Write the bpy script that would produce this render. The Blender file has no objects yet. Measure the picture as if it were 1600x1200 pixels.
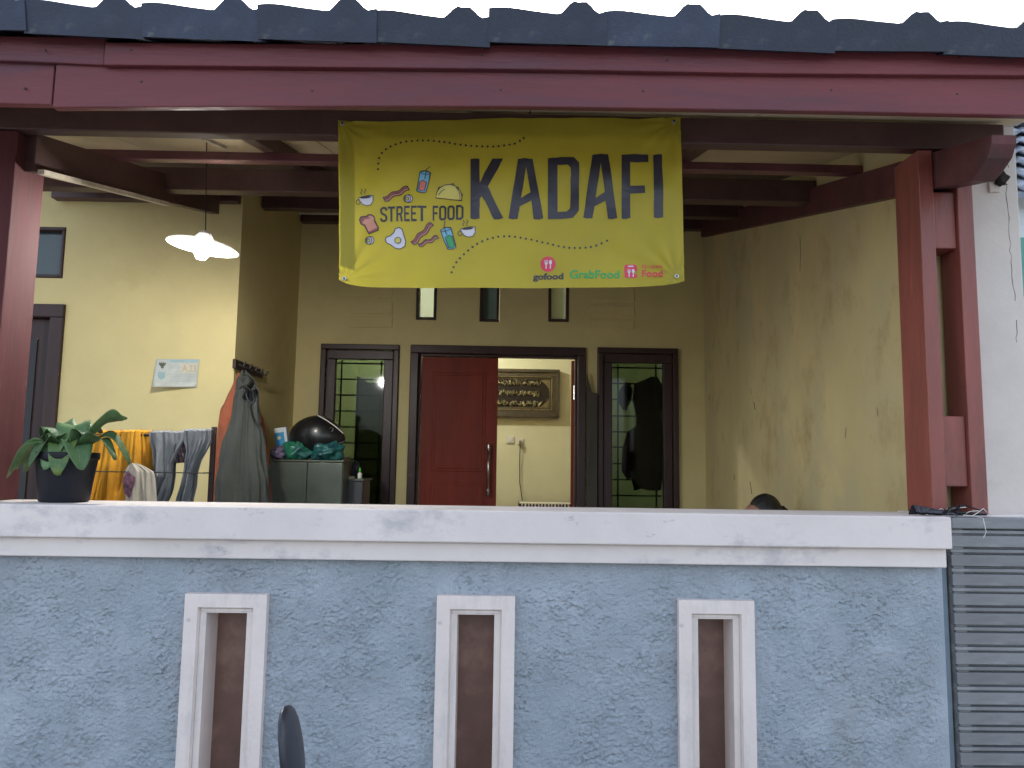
import bpy, bmesh, math, random
import numpy as np
from mathutils import Vector, Matrix, noise
random.seed(7)
SC = bpy.context.scene
COL = SC.collection
R = math.radians

# ------------------------------------------------------------------ camera
CAM = Vector((0.0, -2.8, 1.6))
PITCH, YAW, ROLL, FPX = R(6.1), R(0.9), 0.0148, 1200.0
_f = Vector((math.sin(YAW)*math.cos(PITCH), math.cos(YAW)*math.cos(PITCH), math.sin(PITCH)))
_r0 = Vector((math.cos(YAW), -math.sin(YAW), 0))
_u0 = _r0.cross(_f)
_r = math.cos(ROLL)*_r0 + math.sin(ROLL)*_u0
_u = -math.sin(ROLL)*_r0 + math.cos(ROLL)*_u0
cam = bpy.data.cameras.new('camera')
cam.lens = 36*FPX/1600; cam.sensor_width = 36; cam.clip_start = .05; cam.clip_end = 2000
camo = bpy.data.objects.new('camera', cam); COL.objects.link(camo)
m = Matrix.Identity(4)
for i in range(3):
    m[i][0] = _r[i]; m[i][1] = _u[i]; m[i][2] = -_f[i]; m[i][3] = CAM[i]
camo.matrix_world = m
SC.camera = camo

# ------------------------------------------------------------------ sky, sun, exposure
w = bpy.data.worlds.new('World'); SC.world = w; w.use_nodes = True
nt = w.node_tree; nt.nodes.clear()
wo = nt.nodes.new('ShaderNodeOutputWorld'); bg = nt.nodes.new('ShaderNodeBackground')
sky = nt.nodes.new('ShaderNodeTexSky'); sky.sky_type = 'NISHITA'; sky.sun_disc = False
sky.sun_elevation = R(42); sky.sun_rotation = R(0); sky.dust_density = 3.0; sky.air_density = 1.0; sky.ozone_density = 2.0
hs = nt.nodes.new('ShaderNodeHueSaturation'); hs.inputs['Saturation'].default_value = .58
nt.links.new(sky.outputs[0], hs.inputs['Color']); nt.links.new(hs.outputs[0], bg.inputs[0]); nt.links.new(bg.outputs[0], wo.inputs[0])
bg.inputs[1].default_value = .15
sun = bpy.data.lights.new('sun', 'SUN'); sun.energy = .5; sun.angle = R(40); sun.color = (1, .97, .93)
suno = bpy.data.objects.new('sun', sun); COL.objects.link(suno)
suno.rotation_euler = (R(-(90-42)), 0, 0); suno.location = (0, 8, 12)
SC.view_settings.view_transform = 'Standard'; SC.view_settings.look = 'None'; SC.view_settings.gamma = 1
SC.view_settings.exposure = 1.82
SC.view_settings.use_curve_mapping = False
SC.cycles.use_denoising = True
SC.cycles.max_bounces = 8; SC.cycles.transparent_max_bounces = 12
SC.cycles.sample_clamp_indirect = 4.0

# ------------------------------------------------------------------ pixel -> place (direction only; depth from the plane touched)
def ray(px, py): return _f*FPX + _r*(px-800) - _u*(py-600)
def at(px, py, Y):
    d = ray(px, py); return CAM + d*((Y-CAM.y)/d.y)
def atx(px, py, X):
    d = ray(px, py); return CAM + d*((X-CAM.x)/d.x)
def rect(x0, y0, x1, y1, Y):
    mx, my = (x0+x1)/2, (y0+y1)/2
    return at(x0, my, Y).x, at(x1, my, Y).x, at(mx, y1, Y).z, at(mx, y0, Y).z     # x0 x1 zlow zhigh

# ------------------------------------------------------------------ materials
MATS = {}
def mat(name, col, rough=.6, var=.12, vscale=6.0, bump=0.0, bscale=60.0, stretch=(1,1,1), metal=0, coat=0, spec=.5,
        col2=None, stain=None, stain_scale=2.0, stain_lo=.5, stain_hi=.7, stain_stretch=(1,1,1), stain2=None, stain2_scale=3.0, stain2_lo=.55, stain2_hi=.65, stain2_stretch=(1,1,1), rvar=.1, trans=0, obj_random=0.0):
    if name in MATS: return MATS[name]
    M = bpy.data.materials.new(name); M.use_nodes = True; n = M.node_tree.nodes; L = M.node_tree.links
    b = n['Principled BSDF']
    tc = n.new('ShaderNodeTexCoord')
    def mapped(st):
        mp = n.new('ShaderNodeMapping'); mp.inputs['Scale'].default_value = st; L.new(tc.outputs['Object'], mp.inputs[0]); return mp.outputs[0]
    def nz(sc, st, det=6, rg=.6):
        t = n.new('ShaderNodeTexNoise'); t.inputs['Scale'].default_value = sc; t.inputs['Detail'].default_value = det; t.inputs['Roughness'].default_value = rg
        L.new(mapped(st), t.inputs['Vector']); return t.outputs['Fac']
    c = tuple(col)+(1,)
    c2 = tuple(col2)+(1,) if col2 else tuple(max(0, x*(1-2*var)) for x in col)+(1,)
    chi = tuple(min(1, x*(1+var)) for x in col)+(1,)
    f = nz(vscale, stretch)
    rp = n.new('ShaderNodeValToRGB'); rp.color_ramp.elements[0].position = .3; rp.color_ramp.elements[1].position = .7
    rp.color_ramp.elements[0].color = c2; rp.color_ramp.elements[1].color = chi if not col2 else c
    L.new(f, rp.inputs[0]); out = rp.outputs[0]
    if stain:
        f2 = nz(stain_scale, stain_stretch, 8, .65)
        mr = n.new('ShaderNodeMapRange'); mr.inputs[1].default_value = stain_lo; mr.inputs[2].default_value = stain_hi; L.new(f2, mr.inputs[0])
        mx = n.new('ShaderNodeMix'); mx.data_type = 'RGBA'; L.new(mr.outputs[0], mx.inputs[0]); L.new(out, mx.inputs[6]); mx.inputs[7].default_value = tuple(stain)+(1,)
        out = mx.outputs[2]
    if stain2:
        f3 = nz(stain2_scale, stain2_stretch, 9, .7)
        mr = n.new('ShaderNodeMapRange'); mr.inputs[1].default_value = stain2_lo; mr.inputs[2].default_value = stain2_hi; L.new(f3, mr.inputs[0])
        mx = n.new('ShaderNodeMix'); mx.data_type = 'RGBA'; L.new(mr.outputs[0], mx.inputs[0]); L.new(out, mx.inputs[6]); mx.inputs[7].default_value = tuple(stain2)+(1,)
        out = mx.outputs[2]
    if obj_random:
        oi = n.new('ShaderNodeObjectInfo'); mr2 = n.new('ShaderNodeMapRange'); mr2.inputs[3].default_value = 1-obj_random; mr2.inputs[4].default_value = 1+obj_random
        L.new(oi.outputs['Random'], mr2.inputs[0]); h = n.new('ShaderNodeHueSaturation'); L.new(mr2.outputs[0], h.inputs['Value']); L.new(out, h.inputs['Color']); out = h.outputs[0]
    L.new(out, b.inputs['Base Color'])
    mr3 = n.new('ShaderNodeMapRange'); mr3.inputs[3].default_value = max(.02, rough-rvar); mr3.inputs[4].default_value = min(1, rough+rvar)
    L.new(f, mr3.inputs[0]); L.new(mr3.outputs[0], b.inputs['Roughness'])
    b.inputs['Metallic'].default_value = metal; b.inputs['Coat Weight'].default_value = coat; b.inputs['Specular IOR Level'].default_value = spec
    if bump:
        bp = n.new('ShaderNodeBump'); bp.inputs['Strength'].default_value = bump; bp.inputs['Distance'].default_value = .01
        L.new(nz(bscale, stretch, 4), bp.inputs['Height']); L.new(bp.outputs[0], b.inputs['Normal'])
    if trans:
        tl = n.new('ShaderNodeBsdfTranslucent'); L.new(out, tl.inputs[0]); ms = n.new('ShaderNodeMixShader'); ms.inputs[0].default_value = trans
        L.new(b.outputs[0], ms.inputs[1]); L.new(tl.outputs[0], ms.inputs[2]); L.new(ms.outputs[0], n['Material Output'].inputs[0])
    MATS[name] = M; return M
def emit(name, col, s):
    M = bpy.data.materials.new(name); M.use_nodes = True; n = M.node_tree.nodes; n.clear()
    o = n.new('ShaderNodeOutputMaterial'); e = n.new('ShaderNodeEmission'); e.inputs[0].default_value = tuple(col)+(1,); e.inputs[1].default_value = s
    M.node_tree.links.new(e.outputs[0], o.inputs[0]); return M
def glass(name, tint, gloss=.08, frost=0.0):
    M = bpy.data.materials.new(name); M.use_nodes = True; n = M.node_tree.nodes; n.clear(); L = M.node_tree.links
    o = n.new('ShaderNodeOutputMaterial'); t = n.new('ShaderNodeBsdfTransparent' if not frost else 'ShaderNodeBsdfTranslucent'); t.inputs[0].default_value = tuple(tint)+(1,)
    g = n.new('ShaderNodeBsdfGlossy'); g.inputs['Roughness'].default_value = .05 + frost*.28; g.inputs['Color'].default_value = (.4,.4,.4,1)
    lw = n.new('ShaderNodeFresnel'); lw.inputs[0].default_value = 1.5
    mx = n.new('ShaderNodeMixShader'); L.new(lw.outputs[0], mx.inputs[0]); L.new(t.outputs[0], mx.inputs[1]); L.new(g.outputs[0], mx.inputs[2]); L.new(mx.outputs[0], o.inputs[0])
    if frost:
        tc = n.new('ShaderNodeTexCoord'); z = n.new('ShaderNodeTexNoise'); z.inputs['Scale'].default_value = 90; L.new(tc.outputs['Object'], z.inputs['Vector'])
        bp = n.new('ShaderNodeBump'); bp.inputs['Strength'].default_value = .6; L.new(z.outputs['Fac'], bp.inputs['Height']); L.new(bp.outputs[0], g.inputs['Normal'])
    return M

YEL = dict(rough=.75, var=.05, vscale=2.5, bump=.12, bscale=25)
m_wall  = mat('yellow_wall_paint', (.60,.51,.245), stain=(.46,.37,.165), stain_scale=1.2, stain_lo=.55, stain_hi=.85, **YEL)
m_damp  = mat('damp_yellow_wall_paint', (.59,.49,.245), rough=.8, var=.10, vscale=1.5, bump=.15, bscale=20, stretch=(1,1.0,.55),
              stain=(.50,.43,.25), stain_scale=1.7, stain_lo=.47, stain_hi=.66, stain_stretch=(1,1.1,.65), stain2=(.40,.30,.14), stain2_scale=3.0, stain2_lo=.54, stain2_hi=.72, stain2_stretch=(1,1.1,.8))
m_cream = mat('cream_plaster', (.66,.60,.54), rough=.8, var=.06, vscale=3, bump=.2, bscale=30, stain=(.40,.37,.33), stain_scale=2.2, stain_lo=.58, stain_hi=.75)
m_blue  = mat('blue_roughcast', (.485,.535,.585), rough=.85, var=.10, vscale=5, bump=.9, bscale=240, stain=(.39,.455,.50), stain_scale=3.5, stain_lo=.47, stain_hi=.68, stain2=(.39,.39,.39), stain2_scale=1.6, stain2_lo=.60, stain2_hi=.80, stain2_stretch=(1.6,1,.5))
m_blues = mat('blue_smooth_render', (.22,.28,.33), rough=.8, var=.08, vscale=5, bump=.15, bscale=60)
m_white = mat('white_cap_paint', (.77,.69,.64), rough=.7, var=.05, vscale=3, bump=.15, bscale=40, stain=(.38,.37,.39), stain_scale=3.4, stain_lo=.53, stain_hi=.74, stain_stretch=(1,1,1.6), stain2=(.30,.29,.29), stain2_scale=6, stain2_lo=.64, stain2_hi=.74, stain2_stretch=(1,1,2.5))
m_frame = mat('white_surround_paint', (.79,.69,.63), rough=.65, var=.05, vscale=4, bump=.18, bscale=50, stain=(.58,.53,.50), stain_scale=5, stain_lo=.52, stain_hi=.72, stain_stretch=(2,1,.5), stain2=(.40,.37,.35), stain2_scale=9, stain2_lo=.66, stain2_hi=.76)
m_red   = mat('red_brown_timber_paint', (.165,.041,.046), rough=.5, spec=.35, var=.14, vscale=3, stretch=(.3,1,2), bump=.3, bscale=40, stain=(.10,.04,.052), stain_scale=4, stain_lo=.48, stain_hi=.72, stain_stretch=(.35,1,2.5), stain2=(.22,.12,.12), stain2_scale=7, stain2_lo=.66, stain2_hi=.76, stain2_stretch=(.3,1,3))
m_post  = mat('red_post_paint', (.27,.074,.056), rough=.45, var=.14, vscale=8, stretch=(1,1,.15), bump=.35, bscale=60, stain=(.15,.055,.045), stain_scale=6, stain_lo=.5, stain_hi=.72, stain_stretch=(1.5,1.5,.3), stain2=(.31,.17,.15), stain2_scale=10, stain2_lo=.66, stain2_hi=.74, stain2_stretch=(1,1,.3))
m_beam  = mat('dark_brown_beam_paint', (.075,.036,.034), rough=.45, var=.15, vscale=6, bump=.15, bscale=40)
m_purp  = mat('maroon_purlin_paint', (.13,.045,.055), rough=.32, var=.15, vscale=6, bump=.1, bscale=40)
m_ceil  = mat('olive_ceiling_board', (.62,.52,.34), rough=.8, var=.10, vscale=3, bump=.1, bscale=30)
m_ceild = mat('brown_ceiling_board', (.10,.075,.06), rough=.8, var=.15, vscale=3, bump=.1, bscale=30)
m_tile  = mat('dark_blue_roof_tile', (.024,.034,.062), rough=.55, var=.18, vscale=7, bump=.25, bscale=80, stain=(.045,.055,.08), stain_scale=9, stain_lo=.55, stain_hi=.8, obj_random=.3, stain2=(.07,.078,.085), stain2_scale=14, stain2_lo=.6, stain2_hi=.68)
m_frw   = mat('dark_brown_door_frame', (.045,.024,.023), rough=.38, spec=.3, var=.15, vscale=10, stretch=(1,1,.2), bump=.1, bscale=50)
m_door  = mat('red_brown_door_varnish', (.20,.032,.019), rough=.5, spec=.15, var=.16, vscale=7, stretch=(1,1,.12), bump=.06, bscale=50)
m_iron  = mat('black_iron', (.015,.015,.016), rough=.5, var=.2)
m_steel = mat('brushed_steel', (.55,.54,.52), rough=.3, var=.08, metal=1)
m_in    = mat('cream_room_wall', (.72,.70,.47), rough=.7, var=.03, vscale=2, bump=.05, bscale=30)
m_ceilw = mat('white_room_ceiling', (.75,.74,.70), rough=.8, var=.03)
m_tilef = mat('terrace_floor_tile', (.36,.28,.22), rough=.3, var=.12, vscale=4)
m_road  = mat('worn_concrete_street', (.22,.21,.20), rough=.9, var=.2, vscale=20, bump=.5, bscale=150)
m_brownp = mat('brown_window_board', (.19,.105,.08), rough=.32, var=.18, vscale=5, stain=(.29,.18,.14), stain_scale=5, stain_lo=.5, stain_hi=.75, stain2=(.36,.31,.28), stain2_scale=3.5, stain2_lo=.62, stain2_hi=.80, stain2_stretch=(2,1,.6))
m_gate  = mat('grey_steel_gate_paint', (.225,.23,.235), rough=.45, var=.14, vscale=3, stretch=(1,1,5), bump=.1, bscale=40, stain=(.30,.305,.31), stain_scale=4, stain_lo=.56, stain_hi=.7, stain_stretch=(1,1,5), obj_random=.12)
m_lampw = mat('white_enamel', (.8,.8,.8), rough=.35, var=.02)
m_plast = mat('white_plastic', (.72,.70,.62), rough=.4, var=.04)
m_blackp = mat('black_plastic', (.008,.009,.014), rough=.5, spec=.3, var=.15, bump=.1, bscale=60)

# ------------------------------------------------------------------ mesh building
class MB:
    def __init__(s): s.v = []; s.f = []
    def add(s, vs, fs):
        o = len(s.v); s.v += [tuple(p) for p in vs]; s.f += [tuple(i+o for i in f) for f in fs]; return s
    def box(s, x0, x1, y0, y1, z0, z1, M=None):
        vs = [Vector(p) for p in ((x0,y0,z0),(x1,y0,z0),(x1,y1,z0),(x0,y1,z0),(x0,y0,z1),(x1,y0,z1),(x1,y1,z1),(x0,y1,z1))]
        if M is not None: vs = [M @ p for p in vs]
        return s.add(vs, [(0,3,2,1),(4,5,6,7),(0,1,5,4),(1,2,6,5),(2,3,7,6),(3,0,4,7)])
    def prism(s, pts, a, b, axis):                 # convex-ish polygon extruded along an axis
        def p3(p, t): return {'x':(t,p[0],p[1]), 'y':(p[0],t,p[1]), 'z':(p[0],p[1],t)}[axis]
        n = len(pts)
        vs = [p3(p, a) for p in pts]+[p3(p, b) for p in pts]
        return s.add(vs, [tuple(range(n))[::-1], tuple(range(n, 2*n))]+[(i, (i+1)%n, (i+1)%n+n, i+n) for i in range(n)])
    def tube(s, pts, r, seg=8, cap=True):
        pts = [Vector(p) for p in pts]; n = len(pts); rs = r if isinstance(r, (list, tuple)) else [r]*n
        vs = []; prev = None
        for i, p in enumerate(pts):
            t = (pts[min(i+1, n-1)]-pts[max(i-1, 0)]).normalized()
            if prev is None: a = t.orthogonal().normalized()
            else:
                a = prev-t*prev.dot(t); a = a.normalized() if a.length > 1e-6 else t.orthogonal().normalized()
            prev = a; b = t.cross(a)
            for k in range(seg):
                th = 2*math.pi*k/seg; vs.append(p+(a*math.cos(th)+b*math.sin(th))*rs[i])
        fs = [(i*seg+k, i*seg+(k+1)%seg, (i+1)*seg+(k+1)%seg, (i+1)*seg+k) for i in range(n-1) for k in range(seg)]
        if cap: fs += [tuple(range(seg))[::-1], tuple(range((n-1)*seg, n*seg))]
        return s.add(vs, fs)
    def lathe(s, prof, c=(0,0,0), seg=24, M=None, cap=True):
        vs = []; c = Vector(c)
        for r, z in prof:
            for k in range(seg):
                th = 2*math.pi*k/seg; p = Vector((r*math.cos(th), r*math.sin(th), z)); p = M @ p if M is not None else p; vs.append(p+c)
        n = len(prof)
        fs = [(i*seg+k, i*seg+(k+1)%seg, (i+1)*seg+(k+1)%seg, (i+1)*seg+k) for i in range(n-1) for k in range(seg)]
        if cap: fs += [tuple(range(seg))[::-1], tuple(range((n-1)*seg, n*seg))]
        return s.add(vs, fs)
    def grid(s, fn, nu, nv):
        vs = [fn(i/nu, j/nv) for j in range(nv+1) for i in range(nu+1)]
        return s.add(vs, [(j*(nu+1)+i, j*(nu+1)+i+1, (j+1)*(nu+1)+i+1, (j+1)*(nu+1)+i) for j in range(nv) for i in range(nu)])
    def holed(s, x0, x1, z0, z1, holes, y0, y1):   # a wall slab in XZ with rectangular openings
        xs = sorted({x0, x1, *[h[0] for h in holes], *[h[1] for h in holes]}); zs = sorted({z0, z1, *[h[2] for h in holes], *[h[3] for h in holes]})
        xs = [x for x in xs if x0 <= x <= x1]; zs = [z for z in zs if z0 <= z <= z1]
        def solid(i, j):
            if i < 0 or j < 0 or i >= len(xs)-1 or j >= len(zs)-1: return False
            cx, cz = (xs[i]+xs[i+1])/2, (zs[j]+zs[j+1])/2
            return not any(h[0] < cx < h[1] and h[2] < cz < h[3] for h in holes)
        for i in range(len(xs)-1):
            for j in range(len(zs)-1):
                if not solid(i, j): continue
                a, b, c, d = xs[i], xs[i+1], zs[j], zs[j+1]
                s.add([(a,y0,c),(b,y0,c),(b,y0,d),(a,y0,d)], [(0,1,2,3)]); s.add([(a,y1,c),(b,y1,c),(b,y1,d),(a,y1,d)], [(3,2,1,0)])
                if not solid(i-1, j): s.add([(a,y0,c),(a,y0,d),(a,y1,d),(a,y1,c)], [(0,1,2,3)])
                if not solid(i+1, j): s.add([(b,y0,c),(b,y1,c),(b,y1,d),(b,y0,d)], [(0,1,2,3)])
                if not solid(i, j-1): s.add([(a,y0,c),(a,y1,c),(b,y1,c),(b,y0,c)], [(0,1,2,3)])
                if not solid(i, j+1): s.add([(a,y0,d),(b,y0,d),(b,y1,d),(a,y1,d)], [(0,1,2,3)])
        return s
    def build(s, name, material, parent=None, local=False, smooth=False, bevel=0, weld=False, subsurf=0, solidify=0):
        me = bpy.data.meshes.new(name)
        o = bpy.data.objects.new(name, me); COL.objects.link(o)
        off = Vector((0,0,0))
        if parent is not None:
            p = parent
            while p is not None and not local: off += p.location; p = p.parent
            o.parent = parent
        elif s.v:
            a = np.array(s.v); off = Vector(((a[:,0].min()+a[:,0].max())/2, (a[:,1].min()+a[:,1].max())/2, a[:,2].min())); o.location = off
        me.from_pydata([(x-off.x, y-off.y, z-off.z) for x, y, z in s.v], [], s.f)
        if weld or smooth or bevel:
            bm = bmesh.new(); bm.from_mesh(me)
            if weld: bmesh.ops.remove_doubles(bm, verts=bm.verts, dist=1e-5)
            bmesh.ops.recalc_face_normals(bm, faces=bm.faces); bm.to_mesh(me); bm.free()
        if smooth: me.shade_smooth()
        me.materials.append(material)
        if solidify: md = o.modifiers.new('t', 'SOLIDIFY'); md.thickness = solidify; md.offset = 0
        if bevel: md = o.modifiers.new('b', 'BEVEL'); md.width = bevel; md.segments = 2; md.limit_method = 'ANGLE'
        if subsurf: md = o.modifiers.new('s', 'SUBSURF'); md.levels = subsurf; md.render_levels = subsurf
        return o
def B(*a): return MB().box(*a)
def tag(o, label=None, cat=None, group=None, kind=None):
    if label: o['label'] = label
    if cat: o['category'] = cat
    if group: o['group'] = group
    if kind: o['kind'] = kind
    return o
def thing(name, label, cat, loc, group=None):
    o = bpy.data.objects.new(name, None); COL.objects.link(o); o.location = loc; o.empty_display_size = .1
    return tag(o, label, cat, group)

EYE = 1.6
FLOOR = .52
YB = 3.55           # house front wall
YL = 2.10           # front wall of the left room
XR = 1.71           # inner face of the right boundary wall
XL = -1.70          # return wall between left room and house front
def roofz(Y): return EYE + 1.525 + .242*(Y-.7)      # underside of the ceiling boards
def raftz(Y): return EYE + 1.147 + .247*(Y-.265)    # underside of the side rafters

# ------------------------------------------------------------------ ground
tag(MB().add([(-60,-40,0),(60,-40,0),(60,60,0),(-60,60,0)], [(0,1,2,3)]).build('street', m_road), 'worn grey concrete street in front of the fence', kind='structure')
tag(B(-4.2, 1.9, .16, YB+.1, .02, FLOOR).build('terrace_floor', m_tilef), 'brown tiled terrace floor behind the fence', kind='structure')

# ------------------------------------------------------------------ house
house = thing('house', 'yellow plastered house front with brown double door and narrow windows under the terrace roof', 'house', (0, YB, .02))
def prect(x0, y0, x1, y1, Y=YB): return rect(x0, y0, x1, y1, Y)
wl = prect(497, 538, 621, 800); dr = prect(638, 541, 915, 800); wr = prect(933, 544, 1060, 800)
def low(r, z): return (r[0], r[1], z, r[3])
wl, wr = low(wl, FLOOR+.30), low(wr, FLOOR+.30); dr = low(dr, FLOOR)
tr = [prect(651, 395, 683, 500), prect(750, 396, 781, 503), prect(857, 398, 889, 503)]
topz = roofz(YB)+.02
MB().holed(XL, 1.95, .02, topz, [wl, dr, wr, *tr], YB, YB+.14).build('wall', m_wall, house, weld=True)
# left room: front wall with door + vent, and the return wall
dl = rect(-60, 474, 91, 800, YL); dl = low(dl, FLOOR); vn = rect(0, 354, 101, 434, YL)
MB().holed(-4.2, XL, .02, roofz(YL)+.02, [dl, vn], YL, YL+.14).build('wall', m_wall, house, weld=True)
MB().prism([(YL+.14,.02),(YB+.14,.02),(YB+.14,topz),(YL+.14,roofz(YL)+.05)], XL-.14, XL, 'x').build('wall', m_wall, house)
MB().box(-4.2, XL-.14, YL+.5, YL+.55, FLOOR, 3.3).build('room_partition', m_ceild, house)
def frame(r, Y0, Y1, wd, mt, parent, name='frame', bottom=True, bevel=.006):
    x0, x1, z0, z1 = r
    fr = MB()
    fr.box(x0, x0+wd, Y0, Y1, z0, z1-wd); fr.box(x1-wd, x1, Y0, Y1, z0, z1-wd); fr.box(x0, x1, Y0, Y1, z1-wd, z1)
    if bottom: fr.box(x0+wd, x1-wd, Y0, Y1, z0, z0+wd)
    return fr.build(name, mt, parent, bevel=bevel)
# left-room door and vent
f = frame((dl[0]+.002, dl[1]-.002, FLOOR, dl[3]-.002), YL-.02, YL+.10, .085, m_frw, house, 'door_frame', bottom=False)
ld = B(dl[0]+.09, dl[1]-.09, YL+.05, YL+.085, FLOOR+.01, dl[3]-.09).build('door', m_frw, house, bevel=.003)
B(dl[0]+.16, dl[1]-.19, YL+.040, YL+.049, FLOOR+.2, dl[3]-.22).build('door_panel', m_iron, ld)
v = frame((vn[0]+.002, vn[1]-.002, vn[2]+.002, vn[3]-.002), YL-.006, YL+.08, .022, m_frw, house, 'vent_window')
B(vn[0]+.024, vn[1]-.024, YL+.045, YL+.05, vn[2]+.024, vn[3]-.024).build('pane', mat('dark_tinted_pane', (.03,.05,.055), rough=.15, var=.1), v)
# windows of the front wall
g_green = glass('green_tinted_glass', (.33,.39,.33)); g_dark = glass('grey_tinted_glass', (.33,.41,.34))
def window(r, gl, bars, vx, label):
    x0, x1, z0, z1 = r
    wd = thing('window', None, None, ((x0+x1)/2, YB, z0)); wd.parent = house; wd.location = Vector(wd.location)-house.location; wd['label'] = label
    frame((x0+.002, x1-.002, z0+.002, z1-.002), YB-.035, YB+.09, .045, m_frw, wd)
    s0 = (x0+.05, x1-.05, z0+.05, z1-.05)
    frame(s0, YB-.005, YB+.05, .075, m_frw, wd, 'sash')
    gx0, gx1, gz0, gz1 = s0[0]+.077, s0[1]-.077, s0[2]+.077, s0[3]-.077
    B(gx0-.01, gx1+.01, YB+.020, YB+.025, gz0-.01, gz1+.01).build('pane', gl, wd)
    for z in bars:
        if gz0 < z < gz1: B(gx0, gx1, YB+.034, YB+.046, z-.006, z+.006).build('grille_bar', m_iron, wd)
    for x in vx: B(x-.006, x+.006, YB+.048, YB+.060, gz0, gz1).build('grille_bar', m_iron, wd)
    return wd
lb = [at(560, y, YB).z for y in (567, 592, 617, 642, 667, 692, 717, 743, 768)]
lb += [lb[-1]-.13*k for k in range(1, 4)]
window(wl, g_green, lb, [at(529, 650, YB).x, at(592, 650, YB).x], 'narrow window with pale reflections on its upper frame, behind the helmet')
rb = [at(1000, y, YB).z for y in (574, 599, 624, 650, 675, 699, 725, 750, 775)]
rb += [rb[-1]-.13*k for k in range(1, 4)]
window(wr, g_dark, rb, [at(1027, 650, YB).x, at(967, 650, YB).x], 'narrow dark window with clothes hanging behind its glass')
# transoms
g_fr = glass('frosted_glass', (.80,.84,.74), frost=1.0); g_clr = glass('patterned_glass', (.22,.26,.26), frost=.6)
for r, gl in zip(tr, (g_fr, g_clr, g_fr)):
    t_ = frame((r[0]+.002, r[1]-.002, r[2]+.002, r[3]-.002), YB-.012, YB+.08, .022, m_frw, house, 'transom_window', bevel=.003)
    B(r[0]+.02, r[1]-.02, YB+.03, YB+.036, r[2]+.02, r[3]-.02).build('pane', gl, t_)
# relief panels in the plaster
for xa, xb, rows in ((548, 613, ((440,466),(473,490),(495,512))), (922, 991, ((436,471),(478,493),(500,514)))):
    for ya, yb in rows:
        r = prect(xa, ya, xb, yb); B(r[0], r[1], YB-.012, YB+.01, r[2], r[3]).build('relief_panel', m_wall, house, bevel=.003)
# double door
dfw = at(657, 650, YB).x-dr[0]
dframe = frame((dr[0]+.002, dr[1]-.002, FLOOR, dr[3]-.002), YB-.03, YB+.12, .068, m_frw, house, 'door_frame', bottom=False)
frame((dr[0]+.07, dr[1]-.07, FLOOR, dr[3]-.07), YB+.03, YB+.10, .018, m_frw, dframe, 'door_stop', bottom=False, bevel=.003)
lx0, lx1 = dr[0]+.092, at(777, 660, YB+.06).x; dz1 = dr[3]-.092
def leaf(M, w_, parent, name='door'):
    lf = MB().box(0, w_, 0, .04, FLOOR+.01, dz1, M).build(name, m_door, parent, bevel=.004)
    for (a, b, c, d) in ((.10, w_-.10, 1.03, dz1-FLOOR-.13), (.10, w_-.10, .14, .93)):
        MB().box(a, b, -.006, .002, FLOOR+c, FLOOR+d, M).build('moulding', m_door, lf, bevel=.004)
        MB().box(a+.022, b-.022, -.012, -.004, FLOOR+c+.022, FLOOR+d-.022, M).build('raised_panel', m_door, lf, bevel=.006)
    return lf
lf = leaf(Matrix.Translation((lx0, YB+.055, 0)), lx1-lx0, house)
hx = at(763, 730, YB).x; hz0, hz1 = at(763, 770, YB).z, at(763, 697, YB).z
hn = MB().tube([(hx, YB+.0, hz0+.02), (hx, YB+.0, hz1-.02)], .011, 10); hn.tube([(hx, YB+.05, hz0+.03), (hx, YB, hz0+.03)], .008); hn.tube([(hx, YB+.05, hz1-.03), (hx, YB, hz1-.03)], .008)
hn.lathe([(.004,-.04),(.014,-.02),(.012,0),(.016,.012),(.011,.02)], (hx, YB, hz0+.01), 12); hn.lathe([(.011,-.02),(.016,-.012),(.012,0),(.014,.02),(.004,.04)], (hx, YB, hz1-.01), 12)
hn.build('handle', m_steel, lf, smooth=True)
leaf(Matrix.Translation((dr[1]-.075, YB+.125, 0)) @ Matrix.Rotation(R(62), 4, 'Z'), lx1-lx0, house)
for z in (at(900, 613, YB).z, FLOOR+.3):
    hg = MB(); hxx = dr[1]-.088
    for k in range(5): hg.tube([(hxx-.006, YB+.022, z-.06+k*.024), (hxx-.006, YB+.022, z-.06+k*.024+.021)], .008, 8)
    hg.build('hinge', m_steel, dframe)
# the room behind the door
YI = 5.75
ZC = 3.55
B(-2.9, 2.6, YI, YI+.12, FLOOR, ZC).build('room_wall', m_in, house)
B(-3.0, -2.9, YB+.16, YI+.12, FLOOR, ZC).build('room_wall', m_in, house)
B(2.6, 2.7, YB+.16, YI+.12, FLOOR, ZC).build('room_wall', m_in, house)
B(-3.0, 2.7, YB+.142, YI+.12, ZC, ZC+.1).build('room_ceiling', m_ceilw, house)
B(XL-.14, 2.7, YB+.142, YB+.16, topz-.01, ZC).build('room_wall', m_in, house)
B(-3.0, 2.7, YB+.1, YI+.12, FLOOR-.1, FLOOR-.002).build('room_floor', m_tilef, house)
B(-2.9, XL-.15, YB+.142, YB+.16, FLOOR, ZC-.02).build('room_wall', m_in, house)
B(1.96, 2.6, YB+.142, YB+.16, FLOOR, ZC-.02).build('room_wall', m_in, house)

# ------------------------------------------------------------------ right boundary wall
bw = thing('boundary_wall', 'tall stained side wall, yellow inside, cream plaster end beside the red posts', 'wall', (1.85, .13, 0))
YW0 = .19
XO = at(1594, 350, YW0).x
MB().prism([(YW0+.004,.02),(YB-.002,.02),(YB-.002,roofz(YB)),(YW0+.004,roofz(YW0))], XR, XR+.06, 'x').build('inner_face', m_damp, bw)
MB().prism([(YW0,0),(YB+3,0),(YB+3,roofz(YB)),(YB,roofz(YB)),(YW0,roofz(YW0)+.02)], XR+.061, XO, 'x').build('wall', m_cream, bw, bevel=.006)
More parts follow.
